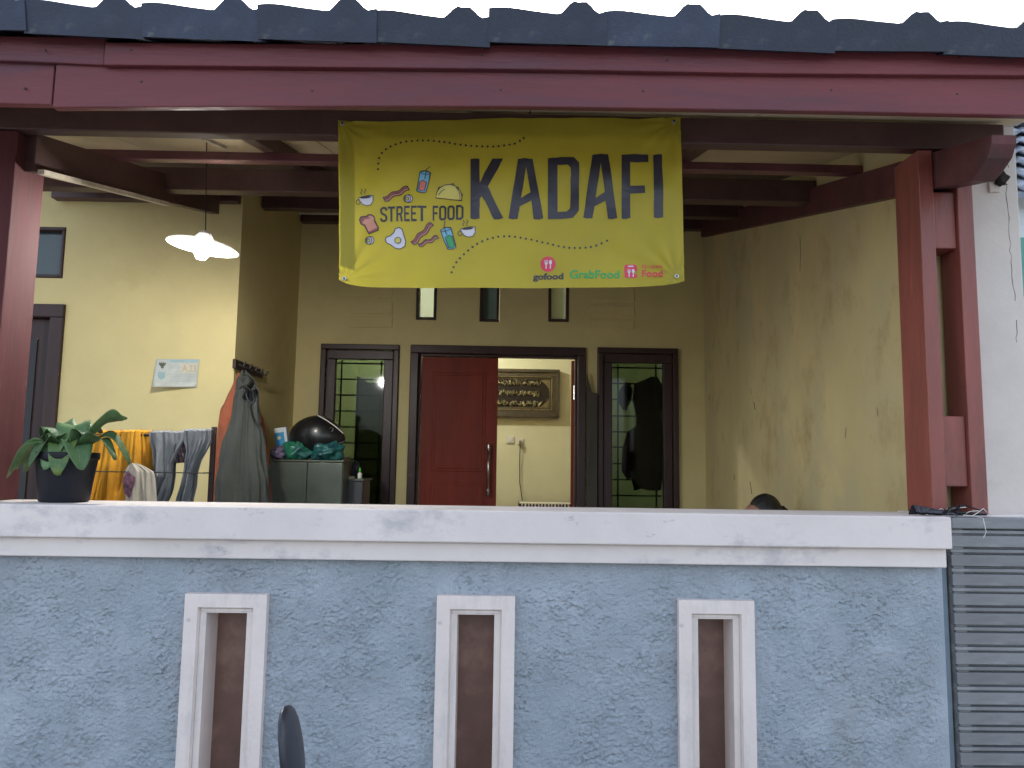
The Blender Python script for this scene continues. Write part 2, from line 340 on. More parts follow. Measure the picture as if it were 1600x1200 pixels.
# roughly plastered lump and chips on the end face
def blob(c, rx, ry, rz, seed, amp=.35, nu=16, nv=10):
    b = MB(); c = Vector(c)
    def fn(u, v):
        th, ph = 2*math.pi*u, math.pi*(v-.5); d = Vector((math.cos(ph)*math.cos(th), math.cos(ph)*math.sin(th), math.sin(ph)))
        k = 1+amp*noise.noise(d*2.2+Vector((seed*7.3, seed, 0)))+amp*.5*noise.noise(d*5+Vector((seed, 3, seed)))
        return c+Vector((d.x*rx*k, d.y*ry*k, d.z*rz*k))
    return b.grid(fn, nu, nv)
p = at(1556, 283, YW0)
B(p.x-.035, p.x+.012, YW0-.012, YW0+.02, p.z-.05, p.z+.02).build('plaster_stub', m_cream, bw, bevel=.004)
blob((p.x+.004, YW0-.022, p.z+.002), .026, .02, .028, 3, .6).build('mud_nest', mat('dark_mud', (.05,.038,.03), rough=.95, var=.3, bump=.6, bscale=150), bw, smooth=True)
m_crk = mat('dark_crack', (.09,.075,.06), rough=.95, var=.2)
for pts in ([(1560,196),(1566,225),(1563,250),(1571,275),(1574,320),(1577,372),(1581,420),(1586,470)], [(1551,255),(1556,272)], [(1561,286),(1568,290),(1575,288)], [(1566,215),(1574,238),(1576,262)], [(1588,500),(1589,535)]):
    jp = [(a_[0]+(b_[0]-a_[0])*t/5+(random.uniform(-1.8,1.8) if t else 0), a_[1]+(b_[1]-a_[1])*t/5) for a_, b_ in zip(pts[:-1], pts[1:]) for t in range(5)]+[pts[-1]]
    MB().tube([at(x, y, YW0+.0002) for x, y in jp], [random.uniform(.0006,.0017) for _ in jp], 4).build('crack', m_crk, bw)
for pts, r_ in (([(1108,617),(1109,625)], .002), ([(1173,606),(1174,616)], .0016), ([(1178,628),(1180,640)], .003), ([(1147,741),(1148,750)], .0025), ([(1250,368),(1251,395),(1250,424)], .0018), ([(1172,752),(1175,772)], .003), ([(1322,668),(1321,684)], .0015), ([(1370,636),(1372,650)], .0012)):
    MB().tube([atx(x, y, XR-.0003) for x, y in pts], r_, 4).build('chip', m_crk, bw)
# ledge at the foot of the wall end
B(1.605, 2.6, .052, .30, 1.30, 1.446).build('ledge', m_white, bw, bevel=.004)

# ------------------------------------------------------------------ fence
fence = thing('fence_wall', 'low pale blue roughcast fence wall with white coping and three slit openings', 'fence', (0, .07, 0))
FX0, FX1 = -2.7, 1.605
zc0 = EYE-.156-.113; zc1 = EYE-.156      # coping bottom / top
zm0 = zc0-.068                           # moulding bottom
wins = []
for (a, b, t) in ((290, 418, 928), (683, 805, 931), (1060, 1178, 938)):
    p0, p1 = at(a, t, -.03), at(b, t, -.03); wins.append((p0.x, p1.x, .22, (p0.z+p1.z)/2))
# displaced roughcast skin
def vnoise(X, Z, cell, seed):
    rng = np.random.RandomState(seed); G = rng.rand(int(6/cell)+4, int(3/cell)+4)
    u, v_ = (X-FX0)/cell+1, Z/cell+1; i, j = np.floor(u).astype(int), np.floor(v_).astype(int); fu, fv = u-i, v_-j
    fu, fv = fu*fu*(3-2*fu), fv*fv*(3-2*fv)
    return G[i,j]*(1-fu)*(1-fv)+G[i+1,j]*fu*(1-fv)+G[i,j+1]*(1-fu)*fv+G[i+1,j+1]*fu*fv
st = .0041
nx, nz_ = int((FX1-FX0)/st), int((zm0+.01)/st)
gx, gz = np.meshgrid(np.linspace(FX0, FX1, nx+1), np.linspace(0, zm0+.01, nz_+1), indexing='ij')
wx = gx+.008*(vnoise(gx, gz, .03, 1)-.5); wz = gz+.008*(vnoise(gx, gz, .03, 2)-.5)
h = .34*vnoise(wx, wz*1.3, .0130, 3)+.52*vnoise(wx, wz*1.2, .0075, 4)+.75*vnoise(wx, wz, .0047, 5)+.12*(vnoise(gx, gz, .0042, 12)-.5)
h = np.clip((h-.40)*1.6, 0, 1.3)*(.45+.75*vnoise(gx, gz, .10, 6)*vnoise(gx, gz, .035, 8)*1.8)
pit = np.clip((vnoise(wx, wz*2.2, .010, 9)-.74)*7, 0, 1)*np.clip((vnoise(gx, gz, .07, 10)-.25)*2, 0, 1)
h = h-1.1*pit
keep_end = np.clip((FX1-gx)/.03, 0, 1)
dy = -.0058*h*keep_end; gz2 = gz-.0028*h*keep_end
vs = np.stack([gx, dy, gz2], -1).reshape(-1, 3)
ci, cj = np.meshgrid(np.arange(nx), np.arange(nz_), indexing='ij')
cx, cz = FX0+(ci+.5)*st, (cj+.5)*(zm0+.01)/nz_
ok = np.ones_like(cx, bool)
for (a, b, c, d) in wins: ok &= ~((cx > a+.02) & (cx < b-.02) & (cz > c+.02) & (cz < d-.02))
q = (ci*(nz_+1)+cj)[ok]
sk = MB(); sk.v = [tuple(p) for p in vs.tolist()]; sk.f = np.stack([q, q+nz_+1, q+nz_+2, q+1], -1).tolist()
sk.build('roughcast_render', m_blue, fence, smooth=True)
MB().holed(FX0, FX1-.001, 0, zm0, [(a+.03, b-.03, c+.03, d-.03) for a, b, c, d in wins], .018, .14).build('wall', m_blues, fence, weld=True)
B(FX1-.001, FX1+.028, .02, .14, 0, zm0+.05).build('end_pier', m_blues, fence)
B(FX0, FX1, -.075, .235, zc0, zc1).build('coping', m_white, fence, bevel=.005)
B(FX0, FX1-.006, -.045, .20, zm0, zc0-.001).build('moulding', m_white, fence, bevel=.004)
for (a, b, c, d) in wins:
    so = thing('slit_opening', None, None, ((a+b)/2, 0, c)); so.parent = fence; so.location = Vector(so.location)-fence.location
    def ring(i, y0, y1, wdt, nm, ib):
        fr = MB(); x0, x1, z0, z1 = a+i, b-i, c+i, d-i*.9
        O = [(x0,z0),(x1,z0),(x1,z1),(x0,z1)]; I = [(x0+wdt,z0+wdt),(x1-wdt,z0+wdt),(x1-wdt,z1-wdt),(x0+wdt,z1-wdt)]
        I2 = [(x0+wdt+ib,z0+wdt+ib),(x1-wdt-ib,z0+wdt+ib),(x1-wdt-ib,z1-wdt-ib),(x0+wdt+ib,z1-wdt-ib)]
        for k in range(4):
            l = (k+1)%4
            P = [(O[k][0],y0,O[k][1]),(O[l][0],y0,O[l][1]),(I[l][0],y0,I[l][1]),(I[k][0],y0,I[k][1]),(I2[l][0],y1,I2[l][1]),(I2[k][0],y1,I2[k][1]),(O[l][0],.03,O[l][1]),(O[k][0],.03,O[k][1])]
            fr.add(P, [(0,1,2,3),(3,2,4,5),(1,0,7,6)])
        return fr.build(nm, m_frame, so, weld=True)
    ring(0, -.034, -.018, .046, 'surround', .004)
    ring(.05, -.0165, .10, .022, 'reveal', .001)
    B(a+.055, b-.055, -.020, -.012, d-.062, d-.052).build('lip', m_frame, so, bevel=.002)
    B(a+.06, b-.06, .098, .106, c+.05, d-.05).build('board', m_brownp, so)

# ------------------------------------------------------------------ gate
gx0 = 1.638; gx1 = 2.9
gate = thing('steel_gate', 'grey ribbed steel gate standing beside the blue fence wall', 'gate', ((gx0+gx1)/2, .02, 0))
gz1_ = at(1530, 826, -.01).z; per = .0685
B(gx0, gx1, -.02, .045, gz1_, at(1530, 809, -.02).z).build('top_rail', m_gate, gate, bevel=.004)
pm = MB(); a_ = per
pr = [(.004,.0),(.004,-.0035),(-.014,-.0055),(-.014,-.0165),(.004,-.0185),(.004,-.0230),(-.016,-.025),(-.016,-.0640),(.004,-.066),(.004,-.0685),(.016,-.0685),(.016,0)]
pm.prism(pr, -(gx1-gx0)/2, (gx1-gx0)/2, 'x')
first = None
k = 0; z = gz1_-.001
while z > .1:
    if first is None: o = pm.build('slat', m_gate, gate, local=True, bevel=.0015); first = o
    else: o = first.copy(); COL.objects.link(o); o.parent = gate
    o.location = (0, -.012+random.uniform(-.0015,.0015), z); z -= per
B(gx0+.01, gx0+.05, .002, .04, 0, gz1_).build('side_post', m_gate, gate)
B(gx1-.05, gx1-.01, .002, .04, 0, gz1_).build('side_post', m_gate, gate)

# ------------------------------------------------------------------ terrace roof
roof = thing('terrace_roof', 'tiled lean-to terrace roof with two stacked maroon fascia boards and dark rafters', 'roof', (0, 1.5, 2.6))
YF = -.36
RX0, RX1 = -2.9, 2.03
sl = math.atan(.242)
# ceiling boards between the beams (each a board)
def sheet(x0, x1, ya, yb, mt, dz=0):
    return MB().prism([(ya, roofz(ya)+dz), (yb, roofz(yb)+dz), (yb, roofz(yb)+.012+dz), (ya, roofz(ya)+.012+dz)], x0, x1, 'x').build('ceiling_board', mt, roof)
xsb = [RX0, -1.87, -.9, .1, .98, 1.716]
for a, b in zip(xsb[:-1], xsb[1:]):
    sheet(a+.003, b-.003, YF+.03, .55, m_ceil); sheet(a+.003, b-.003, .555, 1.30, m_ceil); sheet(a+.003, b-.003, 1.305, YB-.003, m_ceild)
sheet(1.7165, RX1, YF+.03, .115, m_ceil)
# purlins and plates (run left to right)
def purlin(Y, wd, ht, mt, x0=RX0, x1=1.706, nm='purlin'):
    return B(x0, x1, Y, Y+wd, roofz(Y)-.075-ht, roofz(Y)-.075).build(nm, mt, roof, bevel=.004)
B(RX0, 1.95, .04, .10, EYE+1.25, roofz(.04)-.01).build('front_beam', m_beam, roof, bevel=.005)
purlin(.69, .05, .042, m_purp)
B(RX0, 1.706, 1.22, 1.30, roofz(1.22)-.20, roofz(1.22)-.076).build('cross_beam', m_beam, roof, bevel=.005)
purlin(2.02, .07, .10, m_beam, RX0, XL-.01); purlin(2.45, .07, .10, m_beam, XL+.01)
purlin(3.46, .08, .11, m_beam, XL+.01)
# rafters
def rafter(x0, x1, ya, yb, z_, ht, mt, tail=False):
    if tail:
        P = [(yb, raftz(yb)), (yb, raftz(yb)+ht), (ya, raftz(ya)+ht-.005), (ya+.005, raftz(ya)+ht-.035), (ya+.03, raftz(ya)+ht-.075), (ya+.085, raftz(ya)+.045), (ya+.13, raftz(ya)+.03), (ya+.15, raftz(ya+.15))]
        b_ = MB(); n = len(P)
        vs_ = [(x0,)+p for p in P]+[(x1,)+p for p in P]
        return b_.add(vs_, [tuple(range(n)), tuple(range(n, 2*n))[::-1]]+[(i, (i+1)%n, (i+1)%n+n, i+n) for i in range(n)]).build('rafter', mt, roof, bevel=.003)
    return MB().prism([(ya,z_(ya)),(yb,z_(yb)),(yb,z_(yb)+ht),(ya,z_(ya)+ht)], x0, x1, 'x').build('rafter', mt, roof, bevel=.003)
rafter(at(1468,500,.045).x+.002, at(1505,500,.045).x-.002, -.31, 3.45, raftz, .150, mat('dark_maroon_rafter_paint', (.12,.042,.043), rough=.55, spec=.3, var=.2, vscale=6, bump=.2, bscale=50, stain=(.06,.035,.035), stain_scale=5, stain_lo=.5, stain_hi=.7), True)
rafter(-1.88, -1.82, .105, 2.02, raftz, .155, m_beam)
for x in (-1.10, -.10, .86):
    rafter(x-.03, x+.03, .102, 1.30, lambda Y: roofz(Y)-.074, .072, m_beam)
    rafter(x-.03, x+.03, 1.31, 3.53, lambda Y: roofz(Y)-.074, .072, m_beam)
# pale strips colour in lamp light along rafter undersides; then the plastic conduit
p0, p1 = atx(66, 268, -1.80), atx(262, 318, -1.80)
m_lit_edge = mat('lamplit_rafter_edge', (.62,.55,.44), rough=.4, var=.15, vscale=20)
bt = MB().prism([(p0.y, p0.z-.012),(p1.y, p1.z-.012),(p1.y, p1.z+.008),(p0.y, p0.z+.008)], -1.818, -1.792, 'x').build('batten_or_lit_edge', m_lit_edge, roof)
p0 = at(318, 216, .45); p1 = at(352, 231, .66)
MB().tube([p0, p1], .011, 4).build('batten_or_lit_edge', m_lit_edge, roof)
p0, p1 = at(403, 332, YB-.10), at(640, 336, YB-.10)
MB().tube([p0, p1], .011, 8).build('conduit', m_plast, roof, smooth=True)
for px in (462, 560): 
    p = at(px, 333, YB-.10); B(p.x-.012, p.x+.012, p.y-.014, p.y+.1, p.z-.014, p.z+.014).build('clip', m_plast, roof)
# fascia boards: a lower and an upper row, jointed near the left
def board(x0, x1, y0, y1, pts_lo, pts_hi, nm='fascia_board', n=24):
    b_ = MB()
    def zlo(x): return np.interp(x, [p[0] for p in pts_lo], [p[1] for p in pts_lo])
    def zhi(x): return np.interp(x, [p[0] for p in pts_hi], [p[1] for p in pts_hi])
    for i in range(n):
        pass
    xs = [x0+(x1-x0)*i/n for i in range(n+1)]
    vs_ = []
    for x in xs: vs_ += [(x,y0,zlo(x)),(x,y1,zlo(x)),(x,y1,zhi(x)),(x,y0,zhi(x))]
    fs = [(4*i+k, 4*i+(k+1)%4, 4*i+4+(k+1)%4, 4*i+4+k) for i in range(n) for k in range(4)]+[(0,1,2,3), (4*n+3,4*n+2,4*n+1,4*n)]
    return b_.add(vs_, fs).build(nm, m_red, roof, bevel=.004)
def line(pts, Y): return [(at(x, y, Y).x, at(x, y, Y).z) for x, y in pts]
loB = line([(83,168),(400,166),(800,166),(1200,172),(1600,180)], YF); loT = line([(83,97),(400,108),(800,112),(1200,118),(1600,121)], YF)
upT = line([(168,66),(350,68),(800,70),(1200,76),(1600,84)], YF-.02)
upB = line([(168,102),(400,104),(800,108),(1200,115),(1600,118)], YF-.02)
xj = at(83, 130, YF).x; xj2 = at(168, 85, YF).x
board(xj+.004, RX1, YF, YF+.03, loB, loT)
board(xj2, RX1, YF-.022, YF+.02, upB, upT)
board(RX0, xj-.004, YF+.006, YF+.036, line([(0,161),(83,162)], YF), line([(0,92),(83,97)], YF), n=4)
board(RX0, xj2-.004, YF-.012, YF+.012, line([(0,92),(168,100)], YF-.02), line([(0,54),(168,56)], YF-.02), n=6)
for x_ in (-1.55, -1.2, -.62, -.05, .5, 1.08, 1.5):
    for px_z, yy in ((140, YF-.0015), (92, YF-.0235)):
        xx = x_+random.uniform(-.04,.04); z_ = at(800+xx*490, px_z+xx*5+random.uniform(-8,8), YF).z
        MB().lathe([(.0005,-.001),(.0035,0),(.0035,.004)], (xx, yy, z_), 8, Matrix.Rotation(R(-90), 4, 'X')).build('nail_head', m_iron, roof)
# roof tiles (rows climb the slope; every tile its own object)
TP = 186/1200*2.42
def prof(u):         # height of the tile surface over the roof plane, u across the tile 0..1 (roll in the middle of the overlap at u=0)
    u %= 1.0; d = min(u, 1-u)
    pk = max(0, min(1, (.165-d)/.115)); pk = pk*pk*(3-2*pk)*.4+pk*.6
    hump = .027*math.sin(math.pi*u)**1.2+.008*math.sin(2*math.pi*(u+.1))*(u*(1-u)*4)
    return .090+hump+.046*pk
us = [.24+k/28 for k in range(29)]
tl = MB(); LEN = .36; n = len(us)
for y_, zadd in ((0,0),(LEN,-.012)):
    for u in us: tl.v.append((u*TP, y_, prof(u)+zadd))
    for u in us: tl.v.append((u*TP, y_, (0.012 if y_ == 0 else prof(u)-.02)+zadd))
for i in range(n-1):
    a, b = i, i+1
    tl.f += [(a,b,2*n+b,2*n+a), (n+b,n+a,3*n+a,3*n+b), (n+a,n+b,b,a), (2*n+a,2*n+b,3*n+b,3*n+a)]
tl.f += [(0,2*n,3*n,n), (n-1,2*n-1,4*n-1,3*n-1)]
tile0 = None
xpk = at(542, 12, YF-.05).x
c0 = math.floor((RX0-xpk)/TP)
for row in range(13):
    for c in range(c0, c0+14):
        x = xpk+c*TP+random.uniform(-.003,.003); y = YF-.06+row*.325*math.cos(sl)
        if tile0 is None: o = tl.build('roof_tile', m_tile, roof, local=True); tile0 = o
        else: o = tile0.copy(); COL.objects.link(o); o.parent = roof
        zb = at(800, 74, YF-.06).z + .242*(y-(YF-.06)) + (c-c0-8)*.0006
        o.location = Vector((x, y, zb+random.uniform(-.004,.004)))-roof.location
        o.rotation_euler = (sl, random.uniform(-.025,.025), random.uniform(-.02,.02)); o.scale = (random.uniform(1.012,1.035), 1, random.uniform(.95,1.06))

# ------------------------------------------------------------------ posts
ZCOP = zc1
def post_group(name, label, items, blocks, base, mp_=None):
    t = thing(name, label, 'post', base, 'red timber posts standing on the fence coping')
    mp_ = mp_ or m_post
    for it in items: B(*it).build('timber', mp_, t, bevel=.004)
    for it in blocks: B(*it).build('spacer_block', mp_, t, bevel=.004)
    return t
PA0, PA1, PB0, PB1 = at(1445,500,.045).x, at(1468,500,.045).x, at(1505,500,.045).x, at(1530,500,.045).x
def zz(y, x=1480, Y=.06): return at(x, y, Y).z
post_group('wooden_post', 'paired red timber posts with spacer blocks beside the cream wall end',
    [(PA0,PA1,.045,.225,ZCOP+.001,EYE+1.246), (PB0,PB1,.045,.176,ZCOP+.003,EYE+1.21)],
    [(PA1+.001,PB0-.001,.062,.17,zz(388),zz(300)), (PA1+.001,PB0-.001,.062,.17,zz(760),zz(650))], (1.65,.12,ZCOP))
lx = at(51, 500, .235).x
post_group('wooden_post', 'wide dark red timber post at the left edge behind the pot plant',
    [(lx-.105,lx,.045,.235,ZCOP+.001,EYE+1.246), (lx-.30,lx-.118,.06,.2,ZCOP+.001,EYE+1.20)],
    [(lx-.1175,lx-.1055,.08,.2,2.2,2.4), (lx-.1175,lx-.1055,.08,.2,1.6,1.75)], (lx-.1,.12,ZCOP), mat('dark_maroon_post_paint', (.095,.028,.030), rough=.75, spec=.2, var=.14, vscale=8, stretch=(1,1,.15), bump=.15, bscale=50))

# ------------------------------------------------------------------ banner
from mathutils.geometry import tessellate_polygon
YBN = .022
def bpx(u, v):
    x = 528+535*u+(3+2*u)*v
    top = 187-3.5*u+1.5*math.sin(u*9)+1.2*math.sin(u*4+1)
    bot = 450.5-1.5*u-12*math.exp(-u/.035)-8*math.exp(-(1-u)/.05)
    return x, top+(bot-top)*v
def boff(px, py):
    u, v = (px-528)/537, (py-186)/263
    o = .004*math.sin(u*11+v*2)*v+.003*math.sin(u*23+1.5*v)+.003*math.sin(v*5+u*3)
    o -= .02*v*v*(math.exp(-u/.06)+math.exp(-(1-u)/.07))
    o += .004*math.sin(u*60)*math.exp(-v/.06)*.4
    for cx_, cy_ in ((535,193),(1053,190),(539,437),(1056,433)):
        dx, dy_ = px-cx_, py-cy_; o += .0045*math.sin(math.atan2(dy_, dx)*13+cx_)*math.exp(-math.hypot(dx, dy_)/70)*min(1, math.hypot(dx, dy_)/12)
    o += .0022*math.sin(u*38+v*17)*math.exp(-((v-.45)/.5)**2)+.002*math.sin(u*15-v*21)
    return o
def bp3(px, py, lift=0): p = at(px, py, YBN); return Vector((p.x, p.y+boff(px, py)-lift, p.z))
banner = thing('banner', 'yellow vinyl street food banner nailed under the eave, reading KADAFI', 'banner', at(797, 451, YBN))
m_ban = mat('yellow_vinyl', (.53,.445,.045), rough=.42, var=.05, vscale=4, rvar=.1, trans=.42, spec=.35)
m_hem = mat('vinyl_hem_back', (.30,.28,.20), rough=.6, var=.05, vscale=4)
bs = MB().grid(lambda u, v: bp3(*bpx(u, v)), 180, 90).build('sheet', m_ban, banner, smooth=True)
hm = MB()
hm.grid(lambda u, v: bp3(*bpx(u, v*.105), lift=-.0045), 180, 10)
hm.grid(lambda u, v: bp3(*bpx(u*.042, .105+.80*v), lift=-.0045), 8, 80)
hm.build('folded_hem', m_hem, banner, smooth=True)
INK = mat('print_ink_dark', (.022,.018,.030), rough=.4, var=.15, vscale=30)
PR = {'w': mat('print_white', (.62,.60,.66), rough=.4, var=.03), 'b': mat('print_light_blue', (.16,.42,.58), rough=.4, var=.04), 'g': mat('print_green', (.02,.30,.10), rough=.4, var=.05),
      'r': mat('print_coral', (.60,.17,.14), rough=.4, var=.05), 'm': mat('print_bacon', (.30,.09,.085), rough=.4, var=.15, vscale=60), 't': mat('print_toast', (.62,.27,.18), rough=.4, var=.05),
      'y': mat('print_yellow', (.60,.50,.10), rough=.4, var=.03), 'k': INK, 'G': mat('print_brand_green', (.01,.32,.08), rough=.4, var=.03), 'R': mat('print_brand_red', (.60,.03,.07), rough=.4, var=.04)}
def flat(name, polys, mtl, lift, parent=None, cell=14):
    """printed area: list of (outer, holes...) loops in photo pixels, laid on the vinyl"""
    bm = bmesh.new()
    for loops in polys:
        vv = [bm.verts.new((x, y, 0)) for lp in loops for x, y in lp]
        for tri in tessellate_polygon([[Vector((x, y, 0)) for x, y in lp] for lp in loops]):
            try: bm.faces.new([vv[i] for i in tri])
            except ValueError: pass
    xs = [v.co.x for v in bm.verts]; ys = [v.co.y for v in bm.verts]
    for a, b, ax in ((min(xs), max(xs), 0), (min(ys), max(ys), 1)):
        k = a+cell
        while k < b:
            no = (1,0,0) if ax == 0 else (0,1,0); co = (k,0,0) if ax == 0 else (0,k,0)
            bmesh.ops.bisect_plane(bm, geom=bm.verts[:]+bm.edges[:]+bm.faces[:], plane_co=co, plane_no=no); k += cell
    bm.verts.ensure_lookup_table(); bm.verts.index_update()
    mb = MB(); mb.v = [tuple(bp3(v.co.x, v.co.y, lift)) for v in bm.verts]; mb.f = [tuple(v.index for v in f.verts) for f in bm.faces]
    bm.free()
    o = mb.build(name, mtl, parent or banner); return o
def Z2(pts): return [(510+x/2.7586, 160+y/2.7586) for x, y in pts]      # from the 2.76x view
def Z5(pts): return [(540+x/5, 200+y/5) for x, y in pts]                # from the 5x view
def Z6(pts): return [(800+x/5.714, 380+y/5.714) for x, y in pts]
def strip(pts, wd, closed=False):
    P = [Vector((x, y)) for x, y in pts]; n = len(P); Lp, Rp = [], []
    for i in range(n):
        a = P[i-1] if (i or closed) else P[i]; b = P[(i+1) % n] if (i < n-1 or closed) else P[i]
        t = b-a; t = t.normalized() if t.length > 1e-9 else Vector((1,0)); nn = Vector((-t.y, t.x))
        k = wd/2
        if 0 < i < n-1 or closed:
            d1 = (P[i]-P[i-1]).normalized(); c = max(.5, abs(nn.dot(Vector((-d1.y, d1.x))))); k = k/c
        Lp.append(P[i]+nn*k); Rp.append(P[i]-nn*k)
    m_ = n if closed else n-1
    return [[[tuple(Lp[i]), tuple(Lp[(i+1)%n]), tuple(Rp[(i+1)%n]), tuple(Rp[i])]] for i in range(m_)]
def circ(cx, cy, rx, ry=None, n=18, rot=0):
    ry = ry or rx; o = []
    for k in range(n):
        a = 2*math.pi*k/n; x, y = rx*math.cos(a), ry*math.sin(a); o.append((cx+x*math.cos(rot)-y*math.sin(rot), cy+x*math.sin(rot)+y*math.cos(rot)))
    return o
L0, L1, L2, L3 = .0012, .0020, .0028, .0036
# KADAFI
kad = {'K': [[(621,244),(640,241),(660,242),(661,352),(684,300),(716,242),(762,243),(733,300),(696,366),(722,420),(763,500),(744,506),(722,506),(690,440),(668,404),(661,420),(660,503),(640,507),(621,504)]],
 'A': [[(826,244),(858,240),(889,243),(912,370),(935,498),(915,504),(893,502),(883,424),(833,450),(824,502),(804,505),(785,501),(804,380)], [(861,276),(838,415),(880,388)]],
 'D': [[(955,240),(1010,236),(1066,238),(1089,262),(1088,370),(1087,470),(1062,500),(1010,504),(955,503)], [(996,270),(996,473),(1036,472),(1050,458),(1053,370),(1053,285),(1042,271)]],
 'a': [[(1146,228),(1180,222),(1214,223),(1233,360),(1253,500),(1233,505),(1213,503),(1203,424),(1155,450),(1145,502),(1125,504),(1106,501),(1125,370)], [(1182,262),(1159,415),(1199,388)]],
 'F': [[(1272,226),(1330,223),(1388,225),(1388,257),(1309,258),(1309,360),(1370,360),(1372,393),(1309,394),(1309,500),(1290,504),(1272,502)]],
 'I': [[(1408,228),(1427,225),(1446,227),(1449,360),(1450,496),(1431,500),(1412,498),(1409,360)]]}
def sub_(lp, n=3): 
    out = []
    for i in range(len(lp)):
        a, b = lp[i], lp[(i+1)%len(lp)]
        for k in range(n): out.append((a[0]+(b[0]-a[0])*k/n+(random.uniform(-1,1) if k else 0), a[1]+(b[1]-a[1])*k/n+(random.uniform(-1,1) if k else 0)))
    return out
for loops in kad.values(): flat('printed_letter', [[Z2(sub_(l)) for l in loops]], INK, L1)
# STREET FOOD
tx, ty = .27, .145
FT = {'T': [[(0,0),(1,0),(1,ty),(.5+tx/2,ty),(.5+tx/2,1),(.5-tx/2,1),(.5-tx/2,ty),(0,ty)]],
 'E': [[(0,0),(1,0),(1,ty),(tx,ty),(tx,.43),(.85,.43),(.85,.43+ty),(tx,.43+ty),(tx,1-ty),(1,1-ty),(1,1),(0,1)]],
 'F': [[(0,0),(1,0),(1,ty),(tx,ty),(tx,.43),(.85,.43),(.85,.43+ty),(tx,.43+ty),(tx,1),(0,1)]],
 'O': [[(.25,0),(.75,0),(1,.14),(1,.86),(.75,1),(.25,1),(0,.86),(0,.14)], [(.37,ty),(tx,.2),(tx,.8),(.37,1-ty),(.63,1-ty),(1-tx,.8),(1-tx,.2),(.63,ty)]],
 'D': [[(0,0),(.7,0),(1,.16),(1,.84),(.7,1),(0,1)], [(tx,ty),(tx,1-ty),(.62,1-ty),(1-tx,.78),(1-tx,.22),(.62,ty)]],
 'R': [[(0,0),(.75,0),(1,.13),(1,.44),(.82,.55),(1,1),(.70,1),(.54,.59),(tx,.59),(tx,1),(0,1)], [(tx,ty),(tx,.45),(.64,.45),(.73,.39),(.73,.2),(.64,ty)]]}
def letter(ch, x0, x1, y0, y1):
    if ch == 'S':
        c_ = [(.86,.26),(.86,.16),(.68,.075),(.32,.075),(.14,.17),(.14,.34),(.30,.45),(.70,.55),(.86,.66),(.86,.83),(.68,.925),(.32,.925),(.14,.84),(.14,.74)]
        return strip([(x0+(x1-x0)*a, y0+(y1-y0)*b) for a, b in c_], 16)
    return [[[(x0+(x1-x0)*a, y0+(y1-y0)*b) for a, b in lp] for lp in FT[ch]]]
for ch, a, b in (('S',270,327),('T',330,388),('R',398,448),('E',459,503),('E',513,557),('T',562,632),('F',681,724),('O',731,788),('O',796,853),('D',863,922)):
    y0 = 617-(a-270)*.022; y1 = 737-(a-270)*.024
    flat('printed_letter', [[Z5(l) for l in pl] for pl in letter(ch, a, b, y0, y1)], INK, L1)
# dotted lines
dots = [(222,286),(223,262),(227,239),(239,217),(256,201),(277,190),(299,182),(321,175),(345,170),(369,168),(393,165),(416,164),(439,163),(463,164),(486,166),(508,168),(531,171),(554,176),(578,180),(601,184),(624,187),(648,189),(672,190),(695,191),(719,191),(742,190),(766,187),(790,184),(812,179),(834,167),(851,154)]
dots += [(540,734),(549,712),(561,691),(576,673),(593,656),(611,640),(630,625),(650,612),(672,602),(695,593),(718,587),(741,582),(766,580),(789,579),(813,580),(837,583),(860,587),(884,591),(908,597),(931,603),(954,608),(977,614),(1001,620),(1024,624),(1047,627),(1070,628),(1093,628),(1117,627),(1140,624),(1163,618),(1186,609),(1209,598)]
flat('dotted_line', [[Z2(circ(x, y, 5, n=8))] for x, y in dots[:31]], INK, L1, cell=80); flat('dotted_line', [[Z2(circ(x, y, 5, n=8))] for x, y in dots[31:]], INK, L1, cell=80)
def icon(name, fills, lines, base=None):
    first = None
    for k, (pts, key) in enumerate(fills):
        o = flat(name if first is None else 'printed_fill', [[Z5(pts)]], PR[key], (L0, L1, L2)[min(k, 2)], first, 30); first = first or o
    if lines: flat('printed_outline', [q_ for pts, wd, cl in lines for q_ in strip(Z5(pts), wd/5, cl)], INK, L3, first, 60)
def cup(ox, oy):
    bowl = [(ox-58,oy-18),(ox-30,oy-28),(ox+25,oy-38),(ox+55,oy-36),(ox+56,oy+5),(ox+38,oy+35),(ox+5,oy+42),(ox-25,oy+32),(ox-48,oy+8)]
    icon('printed_cup', [(bowl,'w'), (circ(ox-2,oy-24,44,10,14,-.1),'k')], [(bowl,5,True), (circ(ox-62,oy+14,16,18,12),5,True), ([(ox-30,oy-42),(ox-42,oy-58),(ox-28,oy-72),(ox-38,oy-90)],5,False), ([(ox-4,oy-44),(ox-14,oy-62),(ox+2,oy-76),(ox-10,oy-92)],5,False)])
cup(160, 566); cup(957, 815)
def bacon(p0, p1, wd):
    a, b = Vector(p0), Vector(p1); d = (b-a); n_ = Vector((-d.y, d.x)).normalized(); up, dn, mid = [], [], []
    for k in range(13):
        t = k/12; c = a+d*t+n_*(7*math.sin(t*4*math.pi)); up.append(tuple(c+n_*wd/2)); dn.append(tuple(c-n_*wd/2)); mid.append(tuple(c))
    pts = up+dn[::-1]; icon('printed_bacon', [(pts,'m')], [(pts,5,True), (mid,3,False)])
    flat('printed_fill', strip(Z5([tuple(Vector(q)+n_*wd*.2) for q in mid]), 1.1), PR['t'], L2, None, 60)
bacon((302,560), (490,470), 38); bacon((525,905), (675,752), 38); bacon((575,920), (720,855), 28)
def ringegg(x, y):
    icon('printed_egg_slice', [(circ(x+8,y,30,30),'w'), (circ(x-4,y,12),'y')], [(circ(x+8,y,32,32),5,True), (circ(x-4,y,27,29),5,True), (circ(x-4,y,13),5,True)])
